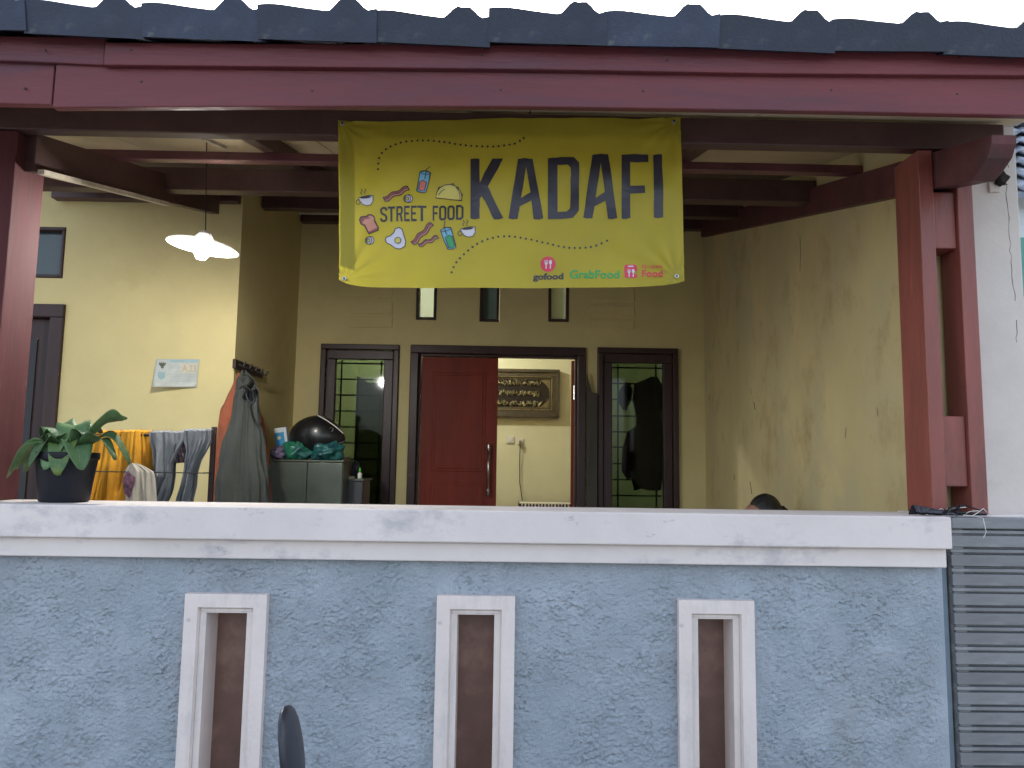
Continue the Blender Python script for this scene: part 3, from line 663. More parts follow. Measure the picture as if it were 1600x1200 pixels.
ringegg(486, 556); ringegg(186, 884)
def drink(pts, liq, col, rim, straw):
    icon('printed_drink', [(pts,'b'), (liq,col)], [(pts,6,True), (liq,4,True), (rim,4,True), (straw,6,False)])
drink([(580,345),(620,335),(664,350),(648,430),(628,505),(590,508),(556,494),(568,420)], [(578,420),(604,408),(632,424),(616,492),(590,494),(572,484)], 'r', circ(622,348,42,14,14,.12), [(618,398),(632,325),(662,300)])
drink([(742,802),(780,780),(824,785),(846,862),(864,932),(840,948),(800,950),(772,890)], [(778,858),(806,842),(834,850),(856,926),(832,938),(806,938)], 'g', circ(784,796,42,13,14,-.25), [(790,838),(770,775),(778,732)])
taco = [(704,546),(712,505),(735,468),(775,445),(820,440),(860,455),(895,490),(908,530),(908,568),(850,562),(780,553)]
icon('printed_taco', [(taco,'y')], [(taco,6,True), ([(726,524),(745,496),(776,476)],5,False), ([(862,462),(886,500),(894,540),(893,560)],4,False), ([(826,440),(838,434),(850,446)],6,False), ([(862,462),(880,464),(886,482)],6,False), ([(722,490),(724,470),(740,458)],6,False), ([(900,505),(914,522),(910,540)],6,False)])
br = [(108,718),(118,694),(145,688),(160,690),(175,676),(205,676),(226,696),(226,722),(258,778),(258,800),(182,832),(172,812),(148,765),(120,750)]
icon('printed_toast', [(br,'m'), ([(128,716),(140,698),(162,704),(180,684),(204,684),(222,702),(218,726),(248,778),(182,812),(152,752),(132,742)],'t')], [(br,6,True)])
eg = [(312,880),(320,858),(350,848),(378,822),(392,790),(420,780),(444,796),(456,840),(472,890),(466,930),(430,952),(390,946),(360,922),(325,905)]
icon('printed_fried_egg', [(eg,'w'), (circ(411,883,23),'y')], [(eg,6,True), (circ(411,883,24),5,True)])
# delivery marks
def text_polys(txt, x0, x1, y0, y1, bold=0.0):
    c = bpy.data.curves.new('t', 'FONT'); c.body = txt; c.offset = bold; c.resolution_u = 3; o = bpy.data.objects.new('t', c); COL.objects.link(o)
    bpy.context.view_layer.update()
    me = o.to_mesh(); vs_ = [v.co.copy() for v in me.vertices]; fs = [tuple(p.vertices) for p in me.polygons]; o.to_mesh_clear()
    bpy.data.objects.remove(o); bpy.data.curves.remove(c)
    ax0, ax1 = min(v.x for v in vs_), max(v.x for v in vs_); ay0, ay1 = min(v.y for v in vs_), max(v.y for v in vs_)
    P = [(x0+(v.x-ax0)/(ax1-ax0)*(x1-x0), y1-(v.y-ay0)/(ay1-ay0)*(y1-y0)) for v in vs_]
    return P, fs
def text(name, txt, x0, x1, y0, y1, mtl, bold, fn, mapf=Z6, lift=L1, parent=None):
    P, fs = text_polys(txt, x0, x1, y0, y1, bold); P = mapf(P)
    mb = MB(); mb.v = [tuple(fn(x, y, lift)) for x, y in P]; mb.f = fs
    return mb.build(name, mtl, parent or banner)
def cutlery(cx, cy, s, parent):
    fk = [(-26,-30),(-21,-30),(-21,-8),(-16,-8),(-16,-30),(-11,-30),(-11,-8),(-6,-8),(-6,-30),(-1,-30),(-1,-2),(-9,12),(-9,42),(-18,42),(-18,12),(-26,-2)]
    flat('printed_fork', [[Z6([(cx+a*s-3, cy+b*s) for a, b in fk])]], PR['w'], L1, parent, 60)
    sp = circ(17, -10, 13, 20, 14); flat('printed_spoon', [[Z6([(cx+a*s+3, cy+b*s) for a, b in sp])], [Z6([(cx+(17+a)*s+3, cy+b*s) for a, b in ((-4.5,11),(4.5,11),(4.5,42),(-4.5,42))])]], PR['w'], L1, parent, 60)
o = flat('printed_badge', [[Z6(circ(322,186,68,68,28))]], PR['R'], L0, None, 60); cutlery(322, 182, 1.05, o)
text('printed_word', 'gofood', 188, 458, 266, 340, INK, .035, bp3)
text('printed_word', 'GrabFood', 516, 958, 243, 318, PR['G'], .022, bp3)
o = flat('printed_badge', [[Z6([(1003,215),(1010,196),(1028,190),(1090,190),(1110,198),(1118,220),(1118,300),(1108,312),(1014,312),(1003,302)])]], PR['R'], L0, None, 60); cutlery(1060, 262, 1.0, o)
flat('printed_fill', [[Z6([(1034,201),(1084,201),(1084,213),(1034,213)])]], PR['w'], L1, o, 60)
text('printed_word', 'Shopee', 1155, 1340, 192, 236, PR['R'], 0, bp3); text('printed_word', 'Food', 1157, 1342, 243, 306, PR['R'], .025, bp3)
for x, y in ((535,193),(1053,190),(539,437),(1056,433)):
    p = bp3(x, y, .002); e = MB(); 
    e.lathe([(.004,0),(.0075,.0005),(.009,.002),(.0075,.0035),(.004,.003)], p, 14, Matrix.Rotation(R(90), 3, 'X').to_4x4(), cap=False).build('eyelet', m_steel, banner, smooth=True)
    B(p.x-.0035, p.x+.0035, p.y-.006, p.y+.016, p.z-.0035, p.z+.0035).build('nail', m_iron, banner)

# ------------------------------------------------------------------ pendant lamp
lp = at(317, 386, .74)
lamp = thing('pendant_lamp', 'lit white enamel pendant lamp hanging over the left of the terrace', 'lamp', lp)
LM = Matrix.Rotation(R(7), 4, 'Y')
MB().lathe([(.160,-.003),(.162,.0),(.145,.010),(.085,.026),(.045,.038),(.03,.062),(.028,.066),(.027,.060),(.042,.034),(.083,.022),(.143,.006),(.158,-.003),(.160,-.003)], lp, 40, LM, cap=False).build('shade', mat('opal_white_shade', (.82,.82,.82), rough=.35, var=.01, trans=.35), lamp, smooth=True)
MB().lathe([(.024,.075),(.024,.03),(.018,.02)], lp, 16, LM).build('socket', m_plast, lamp, smooth=True)
MB().lathe([(.002,-.062),(.02,-.056),(.031,-.04),(.034,-.02),(.030,-.002),(.02,.012),(.016,.019)], lp, 20, LM).build('bulb', emit('lamp_glow', (1,.97,.91), 390), lamp, smooth=True)
top = Vector((lp.x-.012, lp.y, roofz(lp.y)-.002)); MB().tube([LM @ Vector((0,0,.07))+lp, (lp+top)/2+Vector((.004,0,.05)), top], .0025, 6).build('cord', m_blackp, lamp)
# room lamp (lit, above the door's line of sight)
rl = Vector((-.95, 4.75, 3.35))
rlamp = thing('ceiling_lamp', 'lit white ceiling lamp inside the room behind the front door', 'lamp', rl)
MB().lathe([(.002,-.10),(.04,-.09),(.058,-.06),(.06,-.03),(.04,.0)], rl, 20).build('bulb', emit('room_lamp_glow', (1,.98,.85), 200), rlamp, smooth=True)
MB().lathe([(.045,.0),(.07,.02),(.07,ZC-.001-rl.z)], rl, 20).build('base', m_plast, rlamp, smooth=True)

# ------------------------------------------------------------------ notice on the left wall
def npt(px, py, off): p = at(px, py, YL-off); return p
def ncurl(x, y):          # lower left corner lifts off the wall
    u, v = (x-243)/70, (y-561)/46
    return .004+.085*max(0, v)**1.6*max(0, 1-u)**1.3
notice = thing('wall_notice', 'curling pale blue paper notice stuck on the yellow wall', 'notice', npt(277, 605, .02))
def nmap(x, y, lift=0): return npt(x, y, ncurl(x, y)+lift)
m_pap = mat('pale_blue_paper', (.47,.50,.46), rough=.7, var=.08, vscale=20)
MB().grid(lambda u, v: nmap(244-6*v+(68-5*u*v)*u+6*v*u, 561+(0+43*v)+u*v*1.5), 18, 12).build('paper', m_pap, notice, smooth=True, solidify=.0006)
def nflat(name, loops, mtl, lift):
    mb = MB()
    for lp_ in loops:
        tris = tessellate_polygon([[Vector((x, y, 0)) for x, y in lp_]]); o_ = len(mb.v); mb.v += [tuple(nmap(x, y, lift)) for x, y in lp_]; mb.f += [tuple(i+o_ for i in t) for t in tris]
    return mb.build(name, mtl, notice)
def N(pts): return [(230+x/16, 550+y/16) for x, y in pts]
nblue = mat('notice_blue_ink', (.30,.42,.44), rough=.7, var=.1); npale = mat('notice_cream_ink', (.55,.50,.40), rough=.7, var=.1); ngrey = mat('notice_grey_ink', (.10,.11,.08), rough=.7, var=.2)
nflat('printed_header', [N([(560,200),(900,196),(1270,200),(1270,262),(900,258),(560,256)])], nblue, .0015)
nflat('printed_field', [N([(830,300),(1235,300),(1235,505),(830,510)])], npale, .0015)
nflat('printed_emblem', [N([(290,300),(310,240),(325,290),(345,235),(355,275),(375,262),(395,280),(412,240),(430,285),(475,255),(455,320),(425,350),(400,380),(425,395),(375,415),(335,400),(355,375),(325,350)])], ngrey, .0015)
nflat('printed_crest', [N([(265,495),(455,495),(450,610),(420,665),(355,690),(290,665),(262,610)])], nblue, .0015)
nflat('printed_lines', [N([(540,560+k*52),(1230,560+k*52),(1230,575+k*52),(540,575+k*52)]) for k in range(4)], mat('notice_faint_ink', (.40,.44,.42), rough=.7), .0015)
text('printed_number', 'A.23', 870, 1225, 320, 495, mat('notice_brown_ink', (.45,.40,.26), rough=.7), .02, nmap, N, .003, notice)

# ------------------------------------------------------------------ pot plant on the coping
pb = at(100, 783, .10); pb.z = ZCOP+.001
plant = thing('potted_plant', 'broad leaved green plant in a black pot on the fence coping', 'plant', pb)
MB().lathe([(.078,0),(.084,.004),(.094,.09),(.103,.155),(.108,.157),(.109,.182),(.103,.182),(.101,.168),(.09,.158)], pb, 36).build('pot', m_blackp, plant, smooth=False, bevel=.002).data.shade_smooth()
MB().lathe([(.001,.160),(.06,.164),(.100,.158)], pb, 20, cap=False).build('soil', mat('potting_soil', (.03,.022,.016), rough=.95, var=.3, bump=.8, bscale=120), plant)
m_leaf = mat('green_leaf', (.14,.25,.095), rough=.5, var=.25, vscale=14, col2=(.065,.14,.055), bump=.1, bscale=40, trans=.12, obj_random=.35)
m_rib = mat('pale_midrib', (.20,.30,.13), rough=.5, var=.1)
m_leaf2 = mat('variegated_leaf', (.16,.22,.04), rough=.4, var=.2, vscale=30, col2=(.04,.12,.035), trans=.12)
def leafmesh(az, length, width, rise, droop, start=.16, tw=0, out=.02):
    d = Vector((math.cos(az), math.sin(az), 0)); sd = Vector((-math.sin(az), math.cos(az), 0)); pts = []
    def spine(t): return pb+Vector((0,0,start))+d*(out+length*(t-.10*t*t))+Vector((0,0,rise*math.sin(min(1, t*1.15)*math.pi*.62)-droop*t**2.6))
    def fn(u, v):
        c = spine(v); w_ = width*1.18*(.12+.95*math.sin(math.pi*min(1, .05+(v**1.15)*.94))**.6); a = (u-.5)*2
        wob = .004*math.sin(v*14+az*3)*a
        return c+sd*(a*w_*.5)+Vector((0,0,abs(a)*w_*.16+wob+a*tw*w_))-d*abs(a)*.0
    return MB().grid(fn, 8, 16)
LV = [(176,.20,.062,.12,.13),(196,.19,.070,.10,.15),(160,.215,.058,.13,.15),(232,.12,.080,.12,.12),(262,.10,.078,.11,.12),(289,.115,.075,.12,.15),(316,.13,.082,.11,.12),(343,.21,.060,.15,.11),(4,.225,.062,.17,.14),(26,.19,.066,.21,-.02),(62,.12,.075,.18,.02),(112,.12,.095,.20,.04),(142,.15,.095,.20,.08),(250,.05,.06,.13,.01),(340,.08,.06,.15,.02),(205,.08,.065,.15,.03)]
for k, (az, ln, wd, rs, drp) in enumerate(LV):
    mb_ = leafmesh(R(az)+random.uniform(-.06,.06), ln, wd, rs*.74, drp*.9, .150, random.uniform(-.25,.25)); lo = mb_.build('leaf', m_leaf2 if k in (5,) else m_leaf, plant, smooth=True, solidify=.0008)
    MB().tube([Vector(mb_.v[j*9+4])+Vector((0,0,.0012)) for j in range(0, 17)], [.0022*(1-j/18) for j in range(17)], 5).build('midrib', m_rib, lo, smooth=True)

# ------------------------------------------------------------------ drying rack and clothes
YR = .95
rk = thing('drying_rack', 'dark clothes drying rack loaded with washing behind the fence', 'rack', (at(230, 700, YR).x, YR, FLOOR))
rx0, rx1 = at(96, 700, YR).x, at(333, 700, YR).x; rz = at(230, 680, YR).z; rz2 = at(220, 735, YR+.12).z
for x in (rx0, rx1):
    B(x-.011, x+.011, YR-.011, YR+.011, FLOOR, at(333, 667, YR).z).build('upright', m_frw, rk, bevel=.002)
    B(x-.02, x+.02, YR-.25, YR+.25, FLOOR, FLOOR+.03).build('foot', m_frw, rk)
MB().tube([(rx0,YR,rz),(rx1,YR,rz)], .009).build('rail', m_iron, rk); zl_ = at(222,727,YR-.1).z-.012; MB().tube([(rx0,YR-.105,zl_-.02),(rx1,YR-.105,zl_-.02)], .0025).build('rail', m_iron, rk)
for x in (rx0, rx1): MB().tube([(x,YR,zl_-.02),(x,YR-.105,zl_-.02)], .003).build('bracket', m_iron, rk)
def cloth(name, label, cat, mtl, topx0, topx1, botx0, botx1, zt, zb, Y, folds, amp, seed, parent=None, group=None, fat=.016, both=True):
    def fn(u, v):
        x = (topx0+(topx1-topx0)*u)*(1-v)+(botx0+(botx1-botx0)*u)*v
        y = Y-fat-amp*(.35+.65*v)*(math.sin(u*folds*2*math.pi+seed+1.3*math.sin(v*2+seed))+.5*math.sin(u*folds*3.7*math.pi+seed*2+v))
        z = zt+(zb-zt)*v-.010*abs(math.sin(u*folds*math.pi+seed))*(v > .0)
        x += .006*math.sin(v*9+u*5+seed)
        return Vector((x, y, z))
    c = MB().grid(fn, 64, 30)
    if both:
        c.grid(lambda u, v: Vector((fn(u, 0).x, (Y-fat)+(2*fat)*v, zt+.012*math.sin(math.pi*v))), 64, 5)
        c.grid(lambda u, v: Vector((fn(u, v*.7).x, 2*Y-fn(u, v*.7).y, fn(u, v*.7).z)), 48, 20)
    o = c.build(name, mtl, parent, smooth=True, weld=False)
    if parent is None: tag(o, label, cat, group)
    return o
def X_(px, Y=YR, py=730): return at(px, py, Y).x
m_tow = mat('orange_towel', (.58,.27,.015), rough=.9, var=.12, vscale=12, bump=.3, bscale=200)
m_beige = mat('beige_cloth', (.50,.44,.34), rough=.9, var=.08, vscale=12, bump=.2, bscale=150)
m_grey = mat('grey_cotton', (.185,.195,.20), rough=.9, var=.14, vscale=14, bump=.25, bscale=180)
def drape(name, mtl, rows, Y, seed, amp=.02, folds=4, parent=None, back=True):
    """washing hung over a rail: rows of (py, left px, right px) at depth Y, falling in creases"""
    ys = [r[0] for r in rows]
    def fn(u, v):
        py = ys[0]+(ys[-1]-ys[0])*v; xl = np.interp(py, ys, [r[1] for r in rows]); xr = np.interp(py, ys, [r[2] for r in rows])
        uu = u+.05*math.sin(v*6+seed)*math.sin(math.pi*u)
        p = at(xl+(xr-xl)*uu, py, Y)
        n1 = noise.noise(Vector((u*folds*1.3+seed*3.1, v*1.2+.6*u, seed))); n2 = noise.noise(Vector((u*folds*3+v*2.5, v*3.5-u*2, seed+5))); n3 = abs(noise.noise(Vector((u*folds*2+seed, v*2.2+u*1.5, seed+9))))
        edge = min(1, 4*u, 4*(1-u))
        p.y = Y-.018-amp*(.3+.7*min(1, v*3))*(1.5*n1+.6*n2-1.3*n3+.4)+(.012*(1-edge)); p.z += .004*n2
        return p
    c = MB().grid(fn, 72, 56)
    if back:
        c.grid(lambda u, v: Vector((fn(u, 0).x, fn(u, 0).y+(Y+.02-fn(u, 0).y)*v, fn(u, 0).z+.010*math.sin(math.pi*v))), 72, 5)
        c.grid(lambda u, v: Vector((fn(u, v*.6).x, 2*Y-fn(u, v*.6).y+.004, fn(u, v*.6).z)), 40, 24)
    return c.build(name, mtl, parent, smooth=True)
tag(drape('towel', m_tow, [(675,150,237),(690,146,238),(730,143,240),(785,140,232),(930,138,230)], YR, 1.0, .034, 6), 'mustard orange towel hanging on the drying rack beside the pot plant', 'towel')
sh = thing('shirt', 'beige cloth with a purple print hanging low on the drying rack', 'cloth', (X_(220, YR-.1), YR-.1, at(220, 900, YR-.1).z))
drape('fabric', m_beige, [(724,204,216),(729,199,228),(737,194,242),(748,192,244),(785,195,247),(900,195,247)], YR-.10, 2.2, .018, 3, sh, back=False)
pc = at(202, 757, YR-.135); MB().grid(lambda u, v: Vector((pc.x+(v*.026)*math.cos(2*math.pi*u)*(1+.2*math.sin(u*19)), pc.y-.006-.006*math.cos(v*1.5), pc.z+v*.058*math.sin(2*math.pi*u)*(1+.15*math.sin(u*25)))), 28, 4).build('purple_print', mat('purple_print', (.20,.09,.13), rough=.9, var=.4, vscale=60), sh)
tro = thing('trousers', 'grey cotton trousers slung over the drying rack rail', 'trousers', (X_(280), YR, rz-.5))
drape('trouser_leg', m_grey, [(676,233,290),(690,235,289),(705,240,281),(725,243,272),(745,246,271),(756,240,270),(770,232,268),(785,228,262),(900,226,258)], YR-.04, .4, .030, 3, tro)
drape('trouser_leg', m_grey, [(673,287,331),(690,287,330),(705,291,322),(720,288,313),(740,286,307),(760,284,305),(780,279,300),(900,276,298)], YR-.05, 2.0, .030, 3, tro)
drape('pocket_lining', mat('floral_lining', (.16,.10,.11), rough=.9, var=.5, vscale=60, col2=(.02,.02,.02)), [(682,277,291),(700,271,294),(714,271,298),(723,274,292)], YR-.02, 1.0, .012, 2, tro, back=False)

# ------------------------------------------------------------------ hook rail and coats at the corner
h0, h1 = atx(370, 568, XL+.03), atx(414, 576, XL+.03)
hr = thing('hook_rail', 'short dark coat hook rail on the shaded return wall', 'hook rail', h0)
B(XL+.002, XL+.022, h0.y, h1.y, h0.z-.03, h0.z+.03).build('backplate', m_frw, hr, bevel=.003)
for k in range(5):
    y = h0.y+.05+(h1.y-h0.y-.1)*k/4; MB().tube([(XL+.02,y,h0.z),(XL+.055,y,h0.z-.012),(XL+.07,y,h0.z+.02)], .006, 6).build('hook', m_iron, hr)
def coat(name, label, cat, mtl, path, seed, amp=.17, folds=12, sq=.5):
    """hanging garment: path of (px, py, half width px, Y)"""
    P = [(at(px, py, Y), hw/1200*(Y+2.8)) for px, py, hw, Y in path]
    n = len(P)
    def fn(u, v):
        f = v*(n-1); i = min(n-2, int(f)); t = f-i; c = P[i][0].lerp(P[i+1][0], t); r = P[i][1]*(1-t)+P[i+1][1]*t
        a = 2*math.pi*u; ff = folds*.22; q1 = noise.noise(Vector((math.cos(a)*ff, math.sin(a)*ff, v*1.1+seed*3))); q2 = abs(noise.noise(Vector((math.cos(a)*ff*1.7, math.sin(a)*ff*1.7, v*1.9+seed*5)))); q3 = noise.noise(Vector((math.cos(a)*4, math.sin(a)*4, v*9+seed))); k = 1+amp*min(1, .25+v*2.5)*(2.0*q1-2.2*q2+.5+.55*q3)
        return c+Vector((r*k*math.cos(a), r*k*sq*math.sin(a), .01*math.sin(a*3+seed)))
    return tag(MB().grid(fn, 128, 64).build(name, mtl, None, smooth=True), label, cat)
m_coat = mat('grey_green_coat', (.036,.040,.033), rough=.8, var=.15, vscale=9, bump=.25, bscale=90, stretch=(1,1,.4))
coat('orange_jacket', 'rust orange jacket hanging at the wall corner behind the grey coat', 'jacket', mat('rust_orange_cloth', (.26,.068,.026), rough=.8, var=.2, vscale=8, bump=.2, bscale=90),
     [(374,585,3,2.0),(368,612,9,1.97),(362,640,16,1.95),(357,700,18,1.93),(353,780,19,1.92),(350,900,20,1.92)], 2.0, sq=.35)
coat('grey_coat', 'long grey green coat hanging from the hook rail at the corner', 'coat', m_coat,
     [(380,580,3,2.05),(382,590,11,1.98),(385,612,16,1.9),(384,650,20,1.86),(381,700,28,1.82),(380,750,34,1.8),(378,800,37,1.8),(377,930,38,1.8)], .6, amp=.26, folds=15, sq=.40)
gc = bpy.data.objects['grey_coat']
def gpt(px, py, Y): return at(px, py, Y)
MB().tube([gpt(383,606,1.70),gpt(386,622,1.68),gpt(393,634,1.66),gpt(398,626,1.68),gpt(396,610,1.72)], .007, 6).build('strap', m_blackp, gc, smooth=True)
MB().grid(lambda u, v: gpt(376+18*u+3*math.sin(v*4), 592+16*v-5*math.sin(math.pi*u), 1.80-.06*math.sin(math.pi*u)-.03*v), 12, 5).build('collar', mat('dark_coat_lining', (.018,.02,.018), rough=.85, var=.2), gc, smooth=True, solidify=.006)
coat('red_bag', 'dark bag with a bright orange patch hanging beside the grey coat', 'bag', mat('orange_black_nylon', (.55,.10,.02), rough=.6, var=.4, vscale=11, col2=(.02,.015,.012)),
     [(401,640,2,2.2),(404,655,8,2.15),(407,690,11,2.1),(410,730,12,2.1),(412,780,13,2.1),(412,830,12,2.1)], 4.0, folds=8, sq=.5)

# ------------------------------------------------------------------ cabinet, helmet, bags, small things
YC = 2.35
cx0, cx1 = at(421, 740, YC).x, at(536, 740, YC).x; cz1 = at(480, 719, YC).z
cab = thing('metal_cabinet', 'grey green metal cabinet with two doors behind the fence, under the black helmet', 'cabinet', ((cx0+cx1)/2, YC+.25, FLOOR))
m_cab = mat('grey_green_metal', (.105,.12,.095), rough=.38, var=.15, vscale=3, metal=.55)
B(cx0, cx1, YC+.012, YC+.5, FLOOR+.05, cz1-.012).build('body', m_cab, cab, bevel=.004)
B(cx0-.004, cx1+.004, YC-.004, YC+.504, cz1-.011, cz1).build('top', m_cab, cab, bevel=.003)
xm = at(480, 740, YC).x
for a, b in ((cx0+.004, xm-.002), (xm+.002, cx1-.004)):
    d_ = B(a, b, YC-.006, YC+.0115, FLOOR+.07, cz1-.016).build('door', m_cab, cab, bevel=.004)
    B(b-.05 if a < xm-.1 else a+.03, b-.038 if a < xm-.1 else a+.042, YC-.02, YC-.0065, FLOOR+.5, FLOOR+.65).build('handle', m_steel, d_)
for x in (cx0+.03, cx1-.03):
    for y in (YC+.05, YC+.45): B(x-.015, x+.015, y-.015, y+.015, FLOOR, FLOOR+.05).build('foot', m_blackp, cab)
YH = YC+.2
bagm = {'teal': mat('teal_plastic_bag', (.02,.16,.13), rough=.3, var=.4, vscale=18, col2=(.015,.03,.06), bump=.5, bscale=30), 'navy': mat('navy_green_plastic_bag', (.02,.05,.09), rough=.3, var=.4, vscale=14, col2=(.02,.22,.09), bump=.5, bscale=30),
        'purple': mat('lilac_plastic_bag', (.20,.15,.24), rough=.35, var=.4, vscale=22, col2=(.05,.05,.08), bump=.5, bscale=30)}
def lump(name, label, key, px, py, rpx, rpy, Y, seed):
    c = at(px, py, Y); k = (Y+2.8)/1200; rz_ = rpy*k; base = cz1+.002
    b_ = blob((c.x, c.y, max(c.z, base+rz_*.6)), rpx*k, .10, rz_, seed, .38, 40, 24); b_.v = [(x, y, max(z, base)) for x, y, z in b_.v]
    return tag(b_.build(name, bagm[key], None, smooth=True), label, 'bag')
lump('plastic_bag', 'crumpled navy and green plastic bag under the left of the helmet', 'navy', 464, 707, 24, 18, YH-.04, 2)
lump('plastic_bag', 'crumpled teal plastic bag under the right of the helmet', 'teal', 510, 706, 26, 17, YH-.04, 5)
lump('plastic_bag', 'crumpled lilac plastic bag at the left end of the cabinet top', 'purple', 437, 708, 14, 11, YH-.08, 8)
# helmet
hc = at(496, 682, YH); k = (YH+2.8)/1200; hr_ = (43*k, .125, 33*k)
hel = thing('helmet', 'glossy black motorcycle helmet resting on plastic bags on the cabinet', 'helmet', (hc.x, hc.y, hc.z-hr_[2]))
def hfn(u, v, s=1.0):
    th, ph = 2*math.pi*u, math.pi*(v-.5); d = Vector((math.cos(ph)*math.cos(th), math.cos(ph)*math.sin(th), math.sin(ph)))
    x = d.x; tap = 1-.30*max(0, x)**2-.06*max(0, -x)
    zz_ = d.z*(tap if d.z > 0 else tap*.86)
    return hc+Vector((x*hr_[0]*s, d.y*hr_[1]*s*tap, zz_*hr_[2]*s-.014*max(0, x)**2))
m_hel = mat('black_helmet_gloss', (.008,.008,.009), rough=.38, var=.1, coat=.25)
MB().grid(hfn, 40, 24).build('shell', m_hel, hel, smooth=True)
def harc(th0, th1, ph0, ph1, n_=14, s=1.01):
    return [hfn((th0+(th1-th0)*i/n_)/(2*math.pi), (ph0+(ph1-ph0)*i/n_)/math.pi+.5, s) for i in range(n_+1)]
MB().tube(harc(R(-88), R(-10), R(78), R(18)), .004, 6).build('trim', m_plast, hel, smooth=True)
MB().tube(harc(R(-5), R(-70), R(-12), R(-38)), .006, 6).build('visor_edge', mat('grey_trim', (.12,.12,.11), rough=.4), hel, smooth=True)
bc = hfn((R(-52))/(2*math.pi)+1, R(22)/math.pi+.5, 1.015)
MB().tube([bc+Vector((.013*math.cos(a*math.pi/8), 0, .013*math.sin(a*math.pi/8))) for a in range(17)], .002, 5).build('badge', m_steel, hel)
# tissue pack
tp = at(441, 686, YH-.02)
pk = thing('wipes_pack', 'blue and white packet propped against the left side of the helmet', 'packet', (tp.x, tp.y, tp.z-.07))
PM = Matrix.Translation(tp) @ Matrix.Rotation(R(-9), 4, 'Y')
MB().box(-.042, .042, -.03, .03, -.09, .078, PM).build('packet', mat('packet_white', (.55,.60,.62), rough=.5, var=.06), pk, bevel=.006)
MB().box(-.041, .024, -.0325, -.0302, -.045, .045, PM).build('blue_print', mat('packet_blue', (.03,.25,.48), rough=.5, var=.1), pk)
MB().lathe([(.001,0),(.013,0)], PM @ Vector((-.012,-.0335,.008)), 12, Matrix.Rotation(R(90), 4, 'X'), cap=False).build('printed_flower', mat('packet_yellow', (.6,.58,.35), rough=.5), pk)
# small cabinet with odds and ends
YD = 2.55
sx0, sx1 = at(516, 765, YD).x, at(566, 765, YD).x; sz1 = at(540, 748, YD).z
sc = thing('small_cabinet', 'low dark cabinet with a pale edge strip in front of the left window', 'cabinet', ((sx0+sx1)/2, YD+.15, FLOOR))
B(sx0, sx1, YD, YD+.32, FLOOR, sz1-.015).build('body', mat('dark_laminate', (.045,.045,.05), rough=.35, var=.15), sc, bevel=.003)
B(sx0-.012, sx1+.012, YD-.012, YD+.33, sz1-.0145, sz1).build('top', m_cab, sc, bevel=.003)
xs_ = at(539, 770, YD).x; B(xs_-.012, xs_+.012, YD-.008, YD-.0005, FLOOR+.05, sz1-.03).build('edge_strip', m_plast, sc)
def onshelf(px, Y=YD+.06): p = at(px, 745, Y); return Vector((p.x, Y, sz1+.001))
p = onshelf(562); bo = thing('bottle', 'tiny green capped bottle on the low dark cabinet', 'bottle', p)
MB().lathe([(.014,0),(.015,.004),(.015,.034),(.007,.044)], p, 14).build('body', m_plast, bo, smooth=True); MB().lathe([(.008,.044),(.009,.048),(.006,.075),(.002,.078)], p, 12).build('cap', mat('bright_green_plastic', (.06,.42,.03), rough=.35), bo, smooth=True)
p = onshelf(526); c_ = thing('carton', 'plain brown carton leaning at the cabinet end', 'carton', p)
B(p.x-.04, p.x+.055, p.y+.03, p.y+.13, p.z, p.z+.15).build('box', mat('brown_card', (.25,.17,.10), rough=.8, var=.1), c_, bevel=.003); B(p.x-.042, p.x+.057, p.y+.06, p.y+.10, p.z+.1505, p.z+.152).build('tape', m_plast, c_)
p = onshelf(546); cp = blob((p.x, p.y+.12, p.z+.055), .055, .05, .075, 9, .25, 24, 14); cp.v = [(x, y, max(z, p.z)) for x, y, z in cp.v]
tag(cp.build('cloth_bundle', mat('navy_cloth', (.02,.02,.03), rough=.9, var=.2, bump=.3), None, smooth=True), 'dark bundled cloth on the low cabinet in front of the window', 'cloth')
for px, lab in ((530, 'small pale tray on the low cabinet, left of the other tray'), (548, 'small tan tray on the low cabinet, next to the green bottle')):
    p = onshelf(px, YD+.015); t_ = thing('tray', lab, 'tray', p); mm = m_plast if px == 530 else mat('tan_plastic', (.42,.33,.17), rough=.5)
    B(p.x-.026, p.x+.026, p.y-.012, p.y+.012, p.z, p.z+.004).build('base', mm, t_); 
    for y_ in (p.y-.014, p.y+.012): B(p.x-.026, p.x+.026, y_, y_+.002, p.z, p.z+.015).build('rim', mm, t_)

# ------------------------------------------------------------------ things inside the room
pic = rect(742, 577, 874, 652, YI-.03); pw = pic[1]-at(660, 610, YI-.03).x
pic = (pic[1]-pw, pic[1], pic[2], pic[3])
pf = thing('framed_calligraphy', 'gold calligraphy in a wide brown and gold frame on the room wall', 'picture', ((pic[0]+pic[1])/2, YI-.02, pic[2]))
m_pfr = mat('bronze_frame', (.11,.09,.058), rough=.4, var=.15, metal=.3, vscale=20); m_gold = mat('gold_leaf', (.36,.31,.16), rough=.35, var=.3, metal=.7, vscale=60)
def pframe(i, wd, y0, mt, nm): return frame((pic[0]+i, pic[1]-i, pic[2]+i, pic[3]-i), y0, YI-.001, wd, mt, pf, nm, bevel=.003)
pframe(0, .035, YI-.075, m_pfr, 'frame'); pframe(.0352, .045, YI-.055, m_pfr, 'frame_step'); pframe(.0804, .010, YI-.06, m_gold, 'gold_fillet'); pframe(.0906, .02, YI-.045, m_pfr, 'inner_frame')
ix0, ix1, iz0, iz1 = pic[0]+.11, pic[1]-.11, pic[2]+.11, pic[3]-.11
B(ix0, ix1, YI-.03, YI-.002, iz0, iz1).build('gold_ground', m_gold, pf)
ccx, ccz = (ix0+ix1)/2, (iz0+iz1)/2; hw, hh = (ix1-ix0)/2-.005, (iz1-iz0)/2-.006
